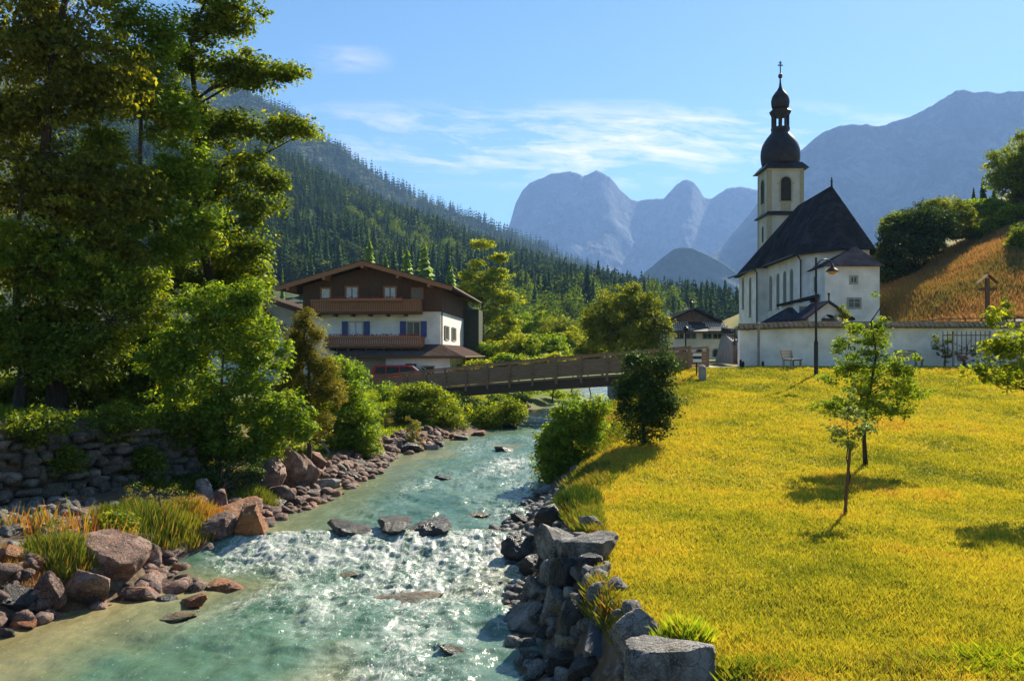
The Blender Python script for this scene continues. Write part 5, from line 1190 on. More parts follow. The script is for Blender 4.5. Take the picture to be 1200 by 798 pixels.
tree('lime_tree', 'broad green tree low behind the stone wall at the left edge', 'tree', b0, ((25 - 600) * .025, Y, 9.5), .18,
     [BL(20, 300, 70, 45, Y), BL(90, 330, 60, 40, Y), BL(10, 390, 80, 45, Y), BL(110, 400, 60, 40, Y), BL(165, 350, 45, 40, Y), BL(60, 430, 80, 25, Y)],
     560, .46, 80, .12, lf_maple, 14, bm_=bark_d, nlimb=14, sub=60, flat=.55, up=.6, shell=.3)
# hazel masses on the bank
def shrub(name, label, base, blobs, ncl, cr, per, ls, lm, seed, group=None, cat='shrub', **kw):
    base = np.array(base, float); zt_ = max(b[2] + b[5] * .5 for b in blobs); xm = np.mean([b[0] for b in blobs])
    kw.setdefault('nlimb', 10); kw.setdefault('sub', 30)
    return tree(name, label, cat, base, (xm * .6 + base[0] * .4, base[1], zt_), .06, blobs, ncl, cr, per, ls, lm, seed, group, bend=.06, **kw)
Y = 24.5
shrub('hazel_shrub', 'large bright green hazel shrub overhanging the bank left of the house', g_(265, 520, Y), [BL(250, 370, 55, 40, Y), BL(300, 420, 40, 50, Y), BL(215, 420, 55, 45, Y), BL(260, 480, 60, 45, Y), BL(320, 480, 34, 40, Y), BL(200, 490, 40, 40, Y), BL(290, 350, 24, 20, Y), BL(240, 525, 50, 22, Y), BL(305, 520, 40, 24, Y), BL(345, 500, 24, 26, Y), BL(170, 530, 40, 16, Y)], 820, .34, 75, .105, lf_bright, 21, flat=.55, up=.7, nlimb=20, sub=60, shell=.35)
Y = 27
shrub('hazel_shrub', 'dark leafy shrub in the shade beneath the maple trunk', g_(190, 500, Y), [BL(180, 410, 50, 50, Y), BL(130, 460, 60, 40, Y), BL(60, 460, 70, 34, Y), BL(210, 470, 50, 40, Y), BL(0, 460, 50, 36, Y)], 520, .45, 70, .13, lf_dark, 22, shell=.2)
Y = 24
shrub('ivy_mass', 'dark ivy hanging over the top of the dry stone wall', g_(100, 500, Y), [(-9.3, 23.7, 2.6, .9, .4, .8), (-10.2, 22.1, 2.7, .9, .5, .55), (-11.4, 20.4, 2.8, .9, .5, .5), (-12.4, 18.9, 2.9, .9, .5, .35), (-10.9, 20.8, 1.9, .5, .25, .4), (-9.7, 22.6, 1.6, .5, .3, .5), (-8.9, 24.6, 2.2, .6, .5, .8)], 420, .3, 60, .09, lf_dark, 23, shell=.2)
Y = 31
shrub('elder_shrub', 'green shrub touching the gable pine, under the maple', g_(290, 470, Y), [BL(285, 330, 30, 34, Y), BL(255, 320, 30, 34, Y), BL(290, 395, 36, 36, Y)], 260, .42, 75, .12, lf_maple, 24)
Y = 27.5; b0 = g_(362, 520, Y)
tree('young_pine', 'golden olive young pine standing in front of the house', 'tree', b0, ((358 - 600) * .0275, Y, CAMZ + (HZ - 362) * .0275), .09,
     [BL(357, 378, 11, 16, Y), BL(344, 396, 10, 12, Y), BL(372, 392, 10, 14, Y), BL(355, 410, 22, 16, Y), BL(340, 432, 22, 18, Y), BL(375, 430, 20, 18, Y), BL(352, 462, 32, 24, Y), BL(385, 460, 18, 22, Y), BL(355, 496, 34, 22, Y)],
     620, .27, 85, .10, lf_pine, 25, nlimb=18, sub=60, flat=.8, aspect=.25, up=.9, shell=.2)
Y = 32
shrub('willow_shrub', 'bright yellow green shrub right of the young pine by the water', g_(412, 530, Y), [BL(405, 450, 30, 34, Y), BL(425, 490, 22, 40, Y), BL(395, 500, 34, 38, Y), BL(418, 525, 26, 20, Y), BL(385, 435, 20, 18, Y)], 480, .34, 80, .10, lf_bright, 26, shell=.4, nlimb=16)
Y = 42
shrub('willow_shrub', 'round dark green shrub under the left end of the bridge', g_(498, 518, Y), [BL(497, 482, 44, 30, Y), BL(470, 500, 24, 24, Y), BL(525, 498, 20, 24, Y), BL(490, 462, 30, 12, Y)], 460, .4, 70, .12, lf_maple, 27)
Y = 47
shrub('willow_shrub', 'shaded bush hanging over the water beneath the bridge', g_(575, 500, Y), [BL(578, 482, 32, 20, Y), BL(550, 486, 22, 18, Y), BL(606, 470, 12, 10, Y), BL(540, 478, 20, 14, Y)], 260, .45, 65, .13, lf_dense, 28)
Y = 36
shrub('island_plant', 'upright green and orange plant on the small stone islet', g_(484, 527, Y), [BL(483, 502, 11, 16, Y), BL(487, 516, 16, 8, Y)], 40, .18, 40, .10, lf_mix, 29, nlimb=12, aspect=.3)
Y = 40
shrub('reed_clump', 'reddish reeds standing left of the round bridge shrub', g_(450, 520, Y), [BL(452, 500, 10, 26, Y), BL(446, 520, 8, 18, Y)], 30, .3, 40, .14, lf_mix, 30, nlimb=10, aspect=.2)
Y = 62
shrub('yellow_bush', 'bright yellow green bush in front of the ground floor of the house', g_(548, 440, Y), [BL(548, 430, 14, 7, Y), BL(565, 427, 10, 7, Y), BL(535, 432, 9, 6, Y)], 40, .4, 50, .16, lf_yellow, 31)
Y = 46
shrub('willow_shrub', 'pale green bush between the bright bank shrub and the bridge end', g_(455, 500, Y), [BL(452, 470, 16, 22, Y), BL(440, 490, 16, 24, Y), BL(462, 492, 14, 20, Y)], 200, .4, 60, .12, lf_bright, 41)
Y = 51
shrub('willow_shrub', 'olive bush filling the bank just right of the board fence', g_(500, 480, Y), [BL(500, 470, 30, 12, Y), BL(535, 474, 24, 12, Y), BL(470, 468, 20, 10, Y)], 200, .4, 60, .13, lf_maple, 42)
Y = 44.5
shrub('willow_shrub', 'leafy bush reaching the water right of the islet plant', g_(550, 505, Y), [BL(560, 492, 26, 18, Y), BL(595, 484, 22, 16, Y), BL(540, 500, 20, 14, Y)], 260, .4, 60, .12, lf_maple, 43)
Y = 66
shrub('willow_shrub', 'bright bush beyond the stream under the right part of the bridge', g_(640, 470, Y), [BL(625, 466, 30, 10, Y), BL(660, 466, 20, 10, Y), BL(590, 466, 20, 10, Y)], 160, .5, 55, .16, lf_bright, 44)
# right bank shrubs
Y = 27
shrub('willow_shrub', 'leafy olive shrub leaning over the water from the right bank', g_(672, 560, Y), [BL(675, 485, 30, 22, Y), BL(655, 510, 24, 28, Y), BL(690, 505, 22, 24, Y), BL(645, 545, 20, 26, Y), BL(668, 535, 22, 24, Y), BL(640, 525, 12, 16, Y), BL(700, 480, 12, 18, Y), BL(665, 565, 24, 18, Y), BL(690, 545, 20, 18, Y)], 460, .32, 80, .09, lf_bright, 32, shell=.35)
Y = 24.5
shrub('bank_weeds', 'dry reddish weeds and stalks at the foot of the right bank shrub', g_(680, 590, Y), [BL(676, 575, 26, 20, Y), BL(695, 560, 18, 14, Y), BL(655, 590, 14, 16, Y)], 60, .28, 50, .10, lf_mix, 33, aspect=.18, nlimb=14)
Y = 26.0
shrub('dark_shrub', 'dark upright shrub standing alone on the lawn edge before the bridge', g_(757, 524, Y), [BL(745, 424, 22, 17, Y), BL(775, 426, 22, 19, Y), BL(758, 450, 36, 26, Y), BL(757, 482, 35, 26, Y), BL(757, 508, 24, 14, Y), BL(782, 470, 16, 22, Y), BL(733, 462, 12, 22, Y)], 300, .34, 85, .085, lf_dense, 34, shell=.3, nlimb=16)
Y = 60
tree('round_tree', 'broad rounded olive green tree behind the bridge parapet', 'tree', g_(735, 430, Y), ((735 - 600) * .06, Y, CAMZ + (HZ - 350) * .06), .15,
     [BL(735, 385, 50, 36, Y), BL(712, 395, 30, 26, Y), BL(765, 395, 24, 28, Y), BL(728, 352, 26, 18, Y), BL(755, 360, 20, 16, Y), BL(700, 375, 18, 18, Y), BL(738, 340, 10, 7, Y)], 520, .58, 75, .17, lf_olive, 35, nlimb=16)
Y = 84
tree('yellow_maple', 'tall slender yellow leaved maple right of the house', 'tree', g_(566, 430, Y), ((569 - 600) * .084, Y, CAMZ + (HZ - 290) * .084), .16,
     [BL(566, 286, 16, 5, Y, 1.2), BL(585, 302, 14, 6, Y, 1.2), BL(558, 310, 12, 5, Y, 1.2), BL(548, 324, 18, 8, Y), BL(580, 322, 20, 10, Y), BL(566, 340, 32, 13, Y), BL(595, 350, 20, 10, Y), BL(548, 350, 20, 10, Y), BL(575, 368, 30, 12, Y), BL(555, 380, 20, 10, Y), BL(600, 378, 14, 10, Y), BL(590, 395, 22, 12, Y), BL(560, 400, 16, 12, Y)],
     620, .6, 65, .22, lf_yellow, 36, flat=.4, nlimb=22, sub=60, shell=.3)
rgs = np.random.default_rng(50); hb = [(610, 405, 24, 16, 74, lf_yellow, 'yellow green bush right of the maple trunk behind the bridge'), (640, 408, 26, 18, 72, lf_bright, 'bright green bush in the middle of the row behind the bridge'), (668, 402, 20, 18, 76, lf_yellow, 'yellowish bush left of the broad rounded tree'), (600, 425, 26, 10, 66, lf_bright, 'low bright bush right against the bridge rail'), (655, 385, 26, 16, 95, lf_olive, 'olive bush behind the bright row of bushes'), (625, 380, 24, 16, 100, lf_bright, 'green bush just right of the yellow maple crown'), (690, 410, 16, 14, 66, lf_olive, 'small olive bush beside the broad rounded tree trunk'), (575, 412, 18, 12, 76, lf_bright, 'green bush beneath the yellow maple'), (648, 424, 30, 8, 62, lf_yellow, 'low yellow hedge just above the bridge rail')]
for i, (px_, py_, rx, ry, Y, lm_, lb) in enumerate(hb):
    shrub('garden_bush', lb, g_(px_, 430, Y), [BL(px_, py_, rx, ry, Y), BL(px_ - rx * .4, py_ + ry * .5, rx * .7, ry * .7, Y), BL(px_ + rx * .5, py_ + ry * .3, rx * .6, ry * .8, Y)], 170, .5, 60, .19, lm_, 60 + i, 'bushes beyond the bridge', nlimb=6, sub=12)

# ---------------------------------------------------------------- churchyard hillside shrubs and trees (right)
for i, (bl, lm_, lb, Y) in enumerate([
    ([(1065, 285, 34, 34), (1050, 310, 26, 22), (1085, 262, 34, 24)], lf_dense, 'big dark bush on the crest right beside the church', 74),
    ([(1045, 270, 14, 18), (1038, 310, 16, 26), (1058, 262, 16, 14)], lf_dark, 'dark bush between the church and the big crest bush', 76),
    ([(1105, 258, 34, 26), (1085, 282, 20, 20)], lf_olive, 'rounded green bush higher up the crest', 78),
    ([(1135, 248, 26, 12), (1160, 243, 22, 8)], lf_bright, 'light green hedge bush along the top of the orange slope', 84),
    ([(1172, 262, 22, 7), (1146, 272, 22, 7), (1195, 250, 20, 8)], lf_maple, 'clipped low hedge edging the orange slope', 78),
    ([(1160, 256, 18, 9), (1180, 246, 16, 9), (1200, 232, 18, 14)], lf_olive, 'olive bush behind the clipped low hedge on the crest', 86),
    ([(1196, 300, 10, 34), (1205, 340, 14, 26)], lf_dark, 'dark narrow shrub at the far right edge of the slope', 66)]):
    B_ = [BL(a, b, c_, d_, Y) for a, b, c_, d_ in bl]; m_ = B_[0]
    base_ = np.array([m_[0], Y, gz(m_[0], Y)])
    shrub('hedge_bush', lb, base_, B_, 420, .6, 65, .2, lm_, 80 + i, 'bushes on the churchyard hill', nlimb=6, sub=10)
Y = 84
tree('chestnut_tree', 'dark round tree at the right edge above the orange slope', 'tree', np.array([.6 * 84, Y, gz(50.4, Y)]), (.6 * 84, Y, CAMZ + (HZ - 190) * .084), .25,
     [BL(1192, 195, 34, 26, Y), BL(1205, 175, 26, 20, Y), BL(1185, 215, 26, 16, Y), BL(1215, 210, 30, 24, Y)], 380, .7, 70, .22, lf_maple, 90, nlimb=12)
for (px_, pt, pb, Y, lb) in ((1152, 205, 245, 120, 'thin dark conifer left of the round hillside tree'), (1166, 212, 245, 118, 'shorter dark conifer tight against the round hillside tree'), (1141, 218, 250, 122, 'smallest dark conifer behind the hedge bushes')):
    x_ = (px_ - 600) * Y / 1000; zb_ = CAMZ + (HZ - pb) * Y / 1000 - 4; h_ = CAMZ + (HZ - pt) * Y / 1000 - zb_
    inst(cmeshes[int(px_) % 5], 'conifer', (x_, Y, zb_), (h_ * 1.1, h_ * 1.1, h_), 1.0, lb, 'conifer', None)
# cypress, climbing plants on the wall
Y = 50.5
shrub('cypress', 'narrow black green cypress in the churchyard beside the wooden cross', np.array([(1180 - 600) * .0505, Y, 5.6]), [BL(1180, 356, 6, 14, Y, .35), BL(1180, 372, 8, 12, Y, .4)], 60, .2, 60, .07, lf_dark, 91, nlimb=3, sub=6, cat='cypress')
Y = 45.9
shrub('climbing_rose', 'dark climbing plant against the white wall left of the iron fence', np.array([(1108 - 600) * .0459, Y, 3.7]), [BL(1096, 400, 5, 10, Y, .15), BL(1102, 410, 9, 7, Y, .2), BL(1112, 400, 7, 14, Y, .2), BL(1112, 417, 8, 10, Y, .2)], 60, .16, 45, .07, lf_dark, 92, nlimb=8)
shrub('climbing_rose', 'low dark plant behind the bars of the iron fence', np.array([(1130 - 600) * .0459, Y, 3.7]), [BL(1125, 415, 8, 10, Y, .15), BL(1142, 413, 7, 12, Y, .15), BL(1158, 404, 5, 14, Y, .15)], 46, .15, 40, .07, lf_dark, 93, nlimb=8)
Y = 54.6
shrub('ivy', 'green ivy growing on the right side of the gabled porch', np.array([(987 - 600) * .0546, Y, 5.5]), [BL(986, 364, 7, 8, Y, .2), BL(991, 372, 6, 7, Y, .2)], 30, .18, 40, .08, lf_maple, 94, nlimb=4, sub=5)
Y = 45.2
o = hit(1129, 428)
shrub('flower_bush', 'pink flowering plant at the wall foot below the iron fence', np.array([(1129 - 600) * .0452, Y, gz((1129 - 600) * .0452, Y)]), [BL(1129, 420, 8, 4, Y, .2)], 16, .14, 26, .07, leafmat('pink_petals', [(.0, (.06, .10, .02)), (.45, (.10, .14, .03)), (.5, (.75, .12, .16)), (1, (.8, .35, .35))], .3, (1, 1, 1)), 95, nlimb=5, sub=5)

# ---------------------------------------------------------------- young trees on the lawn
h1 = hit(1015, 545); Y = float(h1[1])
tree('young_apple_tree', 'young leafy tree standing on the lawn with its shadow beneath', 'tree', (h1[0], h1[1], h1[2]), ((1024 - 600) * Y / 1000, Y, CAMZ + (HZ - 352) * Y / 1000), .062,
     [BL(1024, 352, 4, 14, Y, .1), BL(1020, 400, 36, 18, Y), BL(1000, 385, 20, 10, Y), BL(1010, 480, 30, 14, Y), BL(985, 405, 14, 10, Y), BL(1000, 430, 26, 16, Y), BL(1050, 430, 32, 20, Y), BL(1062, 455, 30, 18, Y), BL(975, 475, 24, 12, Y), BL(970, 445, 16, 8, Y), BL(1015, 460, 34, 22, Y), BL(1042, 478, 26, 14, Y), BL(1030, 385, 14, 14, Y)],
     460, .19, 44, .075, lf_bright, 101, nlimb=18, sub=70, flat=.6, up=.6, bend=.05, shell=.3, bm_=bark_d)
h2 = hit(991, 604); Y = float(h2[1])
e = tree('sapling', 'thin pale leaved sapling tied to a stake in front of the young lawn tree', 'sapling', (h2[0] + .06, h2[1], h2[2]), ((994 - 600) * Y / 1000, Y, CAMZ + (HZ - 470) * Y / 1000), .022,
     [BL(995, 480, 16, 14, Y, .3), BL(982, 502, 16, 10, Y, .3), BL(1008, 500, 12, 12, Y, .3), BL(996, 462, 6, 10, Y, .15), BL(990, 515, 14, 8, Y, .3)], 40, .17, 26, .085, leafmat('pale_leaves', [(.0, (.10, .16, .04)), (.5, (.22, .28, .07)), (1, (.38, .38, .12))], .5, (1.2, 1.1, .5)), 102, nlimb=10, sub=16, bend=.02, bm_=bark_d)
k_ = Y / 1000
mb = MB(); sx0 = (988 - 600) * k_; mb.tube([(sx0, Y - .05, h2[2] - .2), ((995 - 600) * k_, Y - .05, CAMZ + (HZ - 525) * k_)], [.035, .03], 8)
tag(mb.build('tree_stake', wood_dark, None, origin=(sx0, Y, h2[2])), 'leaning dark wooden stake beside the thin sapling', 'stake')
Y = 19
tree('fruit_tree', 'leafy branches of a fruit tree reaching in from the right edge of the lawn', 'tree', np.array([(1222 - 600) * .019, Y, gz(11.8, Y)]), ((1215 - 600) * .019, Y, CAMZ + (HZ - 340) * .019), .06,
     [BL(1162, 372, 7, 16, Y, .2), BL(1165, 410, 18, 16, Y, .3), BL(1185, 400, 20, 24, Y, .4), BL(1150, 435, 22, 10, Y, .3), BL(1185, 440, 24, 20, Y, .4), BL(1206, 400, 14, 30, Y, .4)], 110, .22, 26, .10, lf_maple, 103, nlimb=16, sub=50, bm_=bark_d, flat=.6)

# ---------------------------------------------------------------- grasses (numpy blades merged; uncountable)
def blades(name, X_, Y_, H, Wd, lm, label, tone, rg, lean=.35, cat='grass', Zo=-.02, wind=(0, 0)):
    n = len(X_); Z_ = ground(X_, Y_) + Zo; a_ = rg.uniform(0, 2 * np.pi, n); l_ = rg.uniform(.05, lean, n) * H
    dx, dy_ = np.cos(a_) * l_ + wind[0] * H, np.sin(a_) * l_ + wind[1] * H; b_ = rg.uniform(0, 2 * np.pi, n); wx, wy = np.cos(b_) * Wd / 2, np.sin(b_) * Wd / 2
    P0 = np.stack([X_ - wx, Y_ - wy, Z_], -1); P1 = np.stack([X_ + wx, Y_ + wy, Z_], -1)
    M0 = np.stack([X_ + dx * .35 + wx * .8, Y_ + dy_ * .35 + wy * .8, Z_ + H * .55], -1)
    Tp = np.stack([X_ + dx, Y_ + dy_, Z_ + H], -1)
    V = np.stack([P0, P1, M0, Tp], 1).reshape(-1, 3); F = np.arange(n * 4).reshape(n, 4)
    return tag(np_mesh(name, V, F, lm, False, {'tone': ('FACE', np.clip(tone, 0, 1))}), label, cat, kind='stuff')
rg = np.random.default_rng(200)
n = 620000
Yv = 7.0 + (46.8 - 7.0) * rg.random(n) ** 1.35; Xv = Yv * rg.uniform(0, .66, n) + .3
lw_, dd_, ff_ = masks(Xv, Yv); keep = (rg.random(n) < lw_) & ~((Yv > 45) & (Xv < 12.6)); Xv, Yv = Xv[keep], Yv[keep]; n = len(Xv)
pat = fbm(Xv * .45, Yv * .45, seed=210, octv=4); edge = (Xv - interp(Yv, XR))
pat2 = fbm(Xv * .16 + 7, Yv * .13, seed=218, octv=3)
tn = .47 + .5 * pat + .38 * pat2 + .3 * fbm(Xv * 1.7, Yv * 1.2, seed=216, octv=3) + .16 * rg.normal(size=n) + .32 * np.exp(-((edge - 1.4) / 1.3) ** 2) * (Yv < 26) - .18 * sst(30, 44, Yv) * sst(.3, .0, pat)
blades('lawn_grass', Xv, Yv, rg.uniform(.035, .10, n) * (1 + .3 * pat) * (1 + Yv * .012), .006 + Yv * .0009, lf_grass, 'sunlit yellow green lawn grass sloping down to the stream', tn, rg, .8)
n = 52000   # taller tufts and weeds scattered on the lawn
Yv = 7.0 + 39 * rg.random(n) ** 1.2; Xv = Yv * rg.uniform(0, .66, n) + .3
pt = fbm(Xv * .8, Yv * .8, seed=214, octv=3); lw_, _, _ = masks(Xv, Yv)
keep = (pt > .12) & (lw_ > .6) & ~((Yv > 45) & (Xv < 12.6)); Xv, Yv = Xv[keep], Yv[keep]; n = len(Xv)
blades('lawn_tufts', Xv, Yv, rg.uniform(.05, .13, n), .006 + Yv * .0009, lf_olive, 'darker green tufts scattered through the lawn', .45 + .25 * rg.normal(size=n), rg, .7)
n = 150000
Yv = rg.uniform(53, 82, n); Xv = Yv * rg.uniform(.40, .68, n); g0 = ground(Xv, Yv); keep = (g0 > 5.7) & (Xv > 27.3 + .2 * rg.random(n)); Xv, Yv = Xv[keep], Yv[keep]; n = len(Xv)
blades('meadow_grass', Xv, Yv, rg.uniform(.15, .55, n), .05, lf_dry, 'tall dry orange meadow grass on the steep churchyard slope', .5 + .45 * fbm(Xv * .3, Yv * .3, seed=213, octv=3) + .2 * rg.normal(size=n), rg, .5)
# right bank long grass between lawn and stones
n = 70000; Yv = 9 + 36 * rg.random(n) ** .9; wr_ = interp(Yv, [(0, 3.6), (7, 3.0), (8.7, 1.9), (10, 1.15), (12, .8), (18, 1.7), (22, 2.0), (28, 3.0), (35, 4.6), (46, 6.5)])
lo_ = interp(Yv, [(9, .75), (17, .75), (24, .28), (46, .15)]); Xv = interp(Yv, XR) + wr_ * (lo_ + (1.15 - lo_) * rg.random(n))
hh_ = rg.uniform(.05, .17, n) * (.6 + .8 * (vnoise(Xv * 1.1, Yv * 1.1, seed=220) > .1))
blades('bank_grass', Xv, Yv, hh_, .004 + Yv * .0005, lf_mix, 'long dry and green grass along the top of the right bank', .42 + .3 * fbm(Xv * .6, Yv * .6, seed=221, octv=2) + .2 * rg.normal(size=n), rg, .8, wind=(-.1, 0))
# left bank herbs
def patch(name, label, cx, cy, rx, ry, n, h0, h1, w_, lm, tone0, seed, lean=.4):
    rg = np.random.default_rng(seed); a_ = rg.uniform(0, 6.28, n); r_ = np.sqrt(rg.random(n)); X_, Y_ = cx + rx * r_ * np.cos(a_), cy + ry * r_ * np.sin(a_)
    return blades(name, X_, Y_, rg.uniform(h0, h1, n) * (1.1 - .5 * r_), w_, lm, label, tone0 + .22 * rg.normal(size=n) + .3 * (X_ - cx) / rx * .5, rg, lean, Zo=-.05)
q = hit(170, 632); patch('tall_bank_grass', 'tall green and orange grass clump between the boulders on the left bank', q[0], q[1] + .5, 1.3, .9, 13000, .12, .75, .0075, lf_mix, .36, 301)
q = hit(210, 628); patch('tall_bank_grass', 'orange red grass right beside the tall green clump on the left bank', q[0], q[1] + .9, .8, .7, 6000, .12, .7, .0075, lf_mix, .66, 302)
q = hit(58, 668); patch('tall_bank_grass', 'yellowish grass clump above the nearest left boulders', q[0], q[1] + .5, .75, .6, 8000, .12, .6, .007, lf_mix, .38, 303)
q = hit(10, 680); patch('tall_bank_grass', 'rusty orange turf at the left edge beside the boulders', q[0], q[1] + .6, 1.3, .9, 9000, .05, .22, .008, lf_mix, .85, 304)
q = hit(295, 598); patch('tall_bank_grass', 'small green tuft right of the rusty rocks', q[0], q[1] + .5,   .6, .5, 3500, .2, .6, .008, lf_mix, .3, 305)
q = hit(60, 640); patch('tall_bank_grass', 'sparse reddish stalks before the dry stone wall', q[0], q[1] + .8, 1.6, .6, 500, .3, .9, .008, lf_mix, .8, 306)
q = hit(655, 600); patch('tall_bank_grass', 'long grey green grass hanging over the dark right bank boulder', q[0] + .3, q[1] + .4, .7, 1.4, 5000, .15, .5, .007, lf_dense, .5, 307)
q = hit(800, 752); patch('tall_bank_grass', 'bright green long grass tuft on the lawn corner above the grey block', q[0], q[1], .35, .3, 1300, .15, .4, .005, lf_bright, .7, 308, .7)
q = hit(880, 790, ymin=5); patch('weed_clump', 'dark weeds with pale seed heads right of the grey block', q[0], q[1] + .1, 1.0, .45, 2200, .05, .22, .008, lf_olive, .3, 309, 1.1)
q = hit(1165, 785, ymin=5); patch('weed_clump', 'dark weeds in the bottom right corner of the lawn', q[0], q[1] + .2, 1.0, .5, 2600, .05, .24, .008, lf_dark, .7, 310, 1.1)
q = hit(1100, 785, ymin=5); patch('weed_clump', 'pale flowering weeds near the bottom right corner', q[0], q[1] + .1, 1.0, .45, 1800, .05, .2, .008, lf_dry, .3, 311, 1.1)
q = hit(128, 632); Y = float(q[1])
shrub('ground_ivy', 'rounded dark green leafy plant over the brown boulder on the left bank', q, [BL(130, 618, 24, 16, Y, .4)], 60, .2, 45, .085, lf_maple, 320, nlimb=6, sub=8)
q = hit(200, 625); Y = float(q[1]) + .8
shrub('meadow_herbs', 'orange and green flowering herbs in the middle of the bank grass', q, [BL(205, 590, 34, 22, Y, .5), BL(180, 600, 26, 20, Y, .5), BL(225, 600, 16, 16, Y, .4), BL(160, 585, 14, 20, Y, .4)], 130, .14, 40, .05, lf_mix, 321, nlimb=16, sub=30, aspect=.3)
q = hit(262, 560); Y = float(q[1]) + .6
shrub('hazel_shrub', 'low dark leafy growth around the stem of the hazel above the rocks', q, [BL(250, 530, 44, 24, Y, .6), BL(210, 535, 34, 24, Y, .6), BL(300, 530, 30, 20, Y, .5)], 260, .24, 50, .085, lf_maple, 324, nlimb=14, sub=30)
q = hit(265, 585); Y = float(q[1]) + .4
shrub('meadow_herbs', 'dark leafy herbs in the shade at the foot of the hazel', q, [BL(262, 560, 34, 20, Y, .5), BL(230, 570, 26, 18, Y, .5), BL(295, 552, 20, 18, Y, .4)], 130, .16, 40, .06, lf_dense, 322, nlimb=10, sub=20)
q = hit(70, 650); Y = float(q[1]) + .4
shrub('meadow_herbs', 'yellow green herbs with reddish tips above the tall brown boulder', q, [BL(62, 628, 18, 22, Y, .4), BL(80, 640, 14, 14, Y, .3)], 60, .13, 36, .05, lf_mix, 323, nlimb=10, sub=16, aspect=.3)
# undergrowth along the left bank
n = 80000; Yv = rg.uniform(22, 62, n); Xv = interp(Yv, XL) - rg.random(n) ** 1.2 * 9 - 1.4
blades('undergrowth', Xv, Yv, rg.uniform(.08, .30, n), .018, lf_maple, 'rough green undergrowth covering the left bank below the trees', .4 + .25 * rg.normal(size=n), rg, .7)
# ---------------------------------------------------------------- rocks
rk_grey = rockmat('grey_rock', (.34, .31, .28), (.19, .17, .15), (.22, .18, .11), patch=(.56, .66))
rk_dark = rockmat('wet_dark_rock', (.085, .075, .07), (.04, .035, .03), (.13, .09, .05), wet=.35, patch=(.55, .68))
rk_brown = rockmat('red_brown_rock', (.34, .22, .17), (.17, .10, .075), (.40, .14, .05), patch=(.54, .66))
rk_rust = rockmat('rusty_algae_rock', (.34, .10, .03), (.20, .06, .02), (.42, .17, .05), wet=.5, patch=(.45, .6))
rk_tan = rockmat('submerged_rock', (.22, .18, .11), (.12, .10, .06), (.20, .13, .05), wet=.3)
rk_pink = rockmat('pink_rock_face', (.42, .27, .20), (.24, .13, .09), (.30, .15, .08), patch=(.56, .68))
import bmesh
_ico = {}
def ico(sub):
    if sub not in _ico:
        bm = bmesh.new(); bmesh.ops.create_icosphere(bm, subdivisions=sub, radius=1); 
        V = np.array([v.co[:] for v in bm.verts]); F = np.array([[v.index for v in f.verts] for f in bm.faces]); bm.free(); _ico[sub] = (V, F)
    return _ico[sub]
def rock_arrays(seed, size, sub=4, block=False, planes=17):
    rg = np.random.default_rng(seed); V, F = ico(sub); V = V.copy()
    for q in range(planes if not block else 4):
        nn = rnd_unit(rg, 1)[0]; 
        if block: nn = nn * .35 + np.sign(nn) * 0
        d = rg.uniform(.40, .80); nn = nn / np.linalg.norm(nn); pr_ = V @ nn; ex = np.clip(pr_ - d, 0, None); V = V - ex[:, None] * nn[None] * .93
    if block:
        for ax, d in ((0, .72), (1, .7), (2, .62)):
            V[:, ax] = np.clip(V[:, ax], -d, d) + (V[:, ax] - np.clip(V[:, ax], -d, d)) * .12
    rad = 1 + .08 * fbm(V[:, 0] * 1.4 + seed, V[:, 1] * 1.4, V[:, 2] * 1.4, seed=seed % 97, octv=3) + .065 * fbm(V[:, 0] * 4.5, V[:, 1] * 5, V[:, 2] * 5, seed=seed % 89, octv=4, ridged=True)
    V = V * rad[:, None]
    lo, hi = V.min(0), V.max(0); V = (V - (lo + hi) / 2) / (hi - lo) * np.array(size)
    a = rg.uniform(-.25, .25) ; c_, s_ = math.cos(a), math.sin(a)
    V = np.stack([V[:, 0] * c_ - V[:, 2] * s_, V[:, 1], V[:, 0] * s_ + V[:, 2] * c_], -1)
    return V, F
ALLR = []
def rock(px, py, w, h, m_, label, seed, sub=4, depth=None, Yo=0.0, group=None, block=False, name='rock', Y=None):
    """rock seen centred at photo pixel (px,py), w x h pixels; it stands on the ground/water met under its lower edge"""
    q = hit(px, min(py + h * .42, 797)); Yr = (float(q[1]) if Y is None else Y); k_ = Yr / 1000
    ww, hh = w * k_, h * k_; dd = depth or ww * .8
    Yc = Yr + dd * .35 + Yo; k2 = Yc / 1000
    c_ = np.array([(px - 600) * k2, Yc, CAMZ + (HZ - py) * k2]); V, F = rock_arrays(seed, (w * k2 * 1.02, dd, h * k2 * 1.12), sub, block)
    o = np_mesh(name, V, F, m_, True); o.location = [float(t_) for t_ in c_]
    ALLR.append((c_[0], c_[1], max(ww, dd)))
    return tag(o, label, 'rock', group)
RB = 'boulders along the right bank'; LB = 'boulders along the left bank'; RV = 'rocks breaking the surface of the stream'
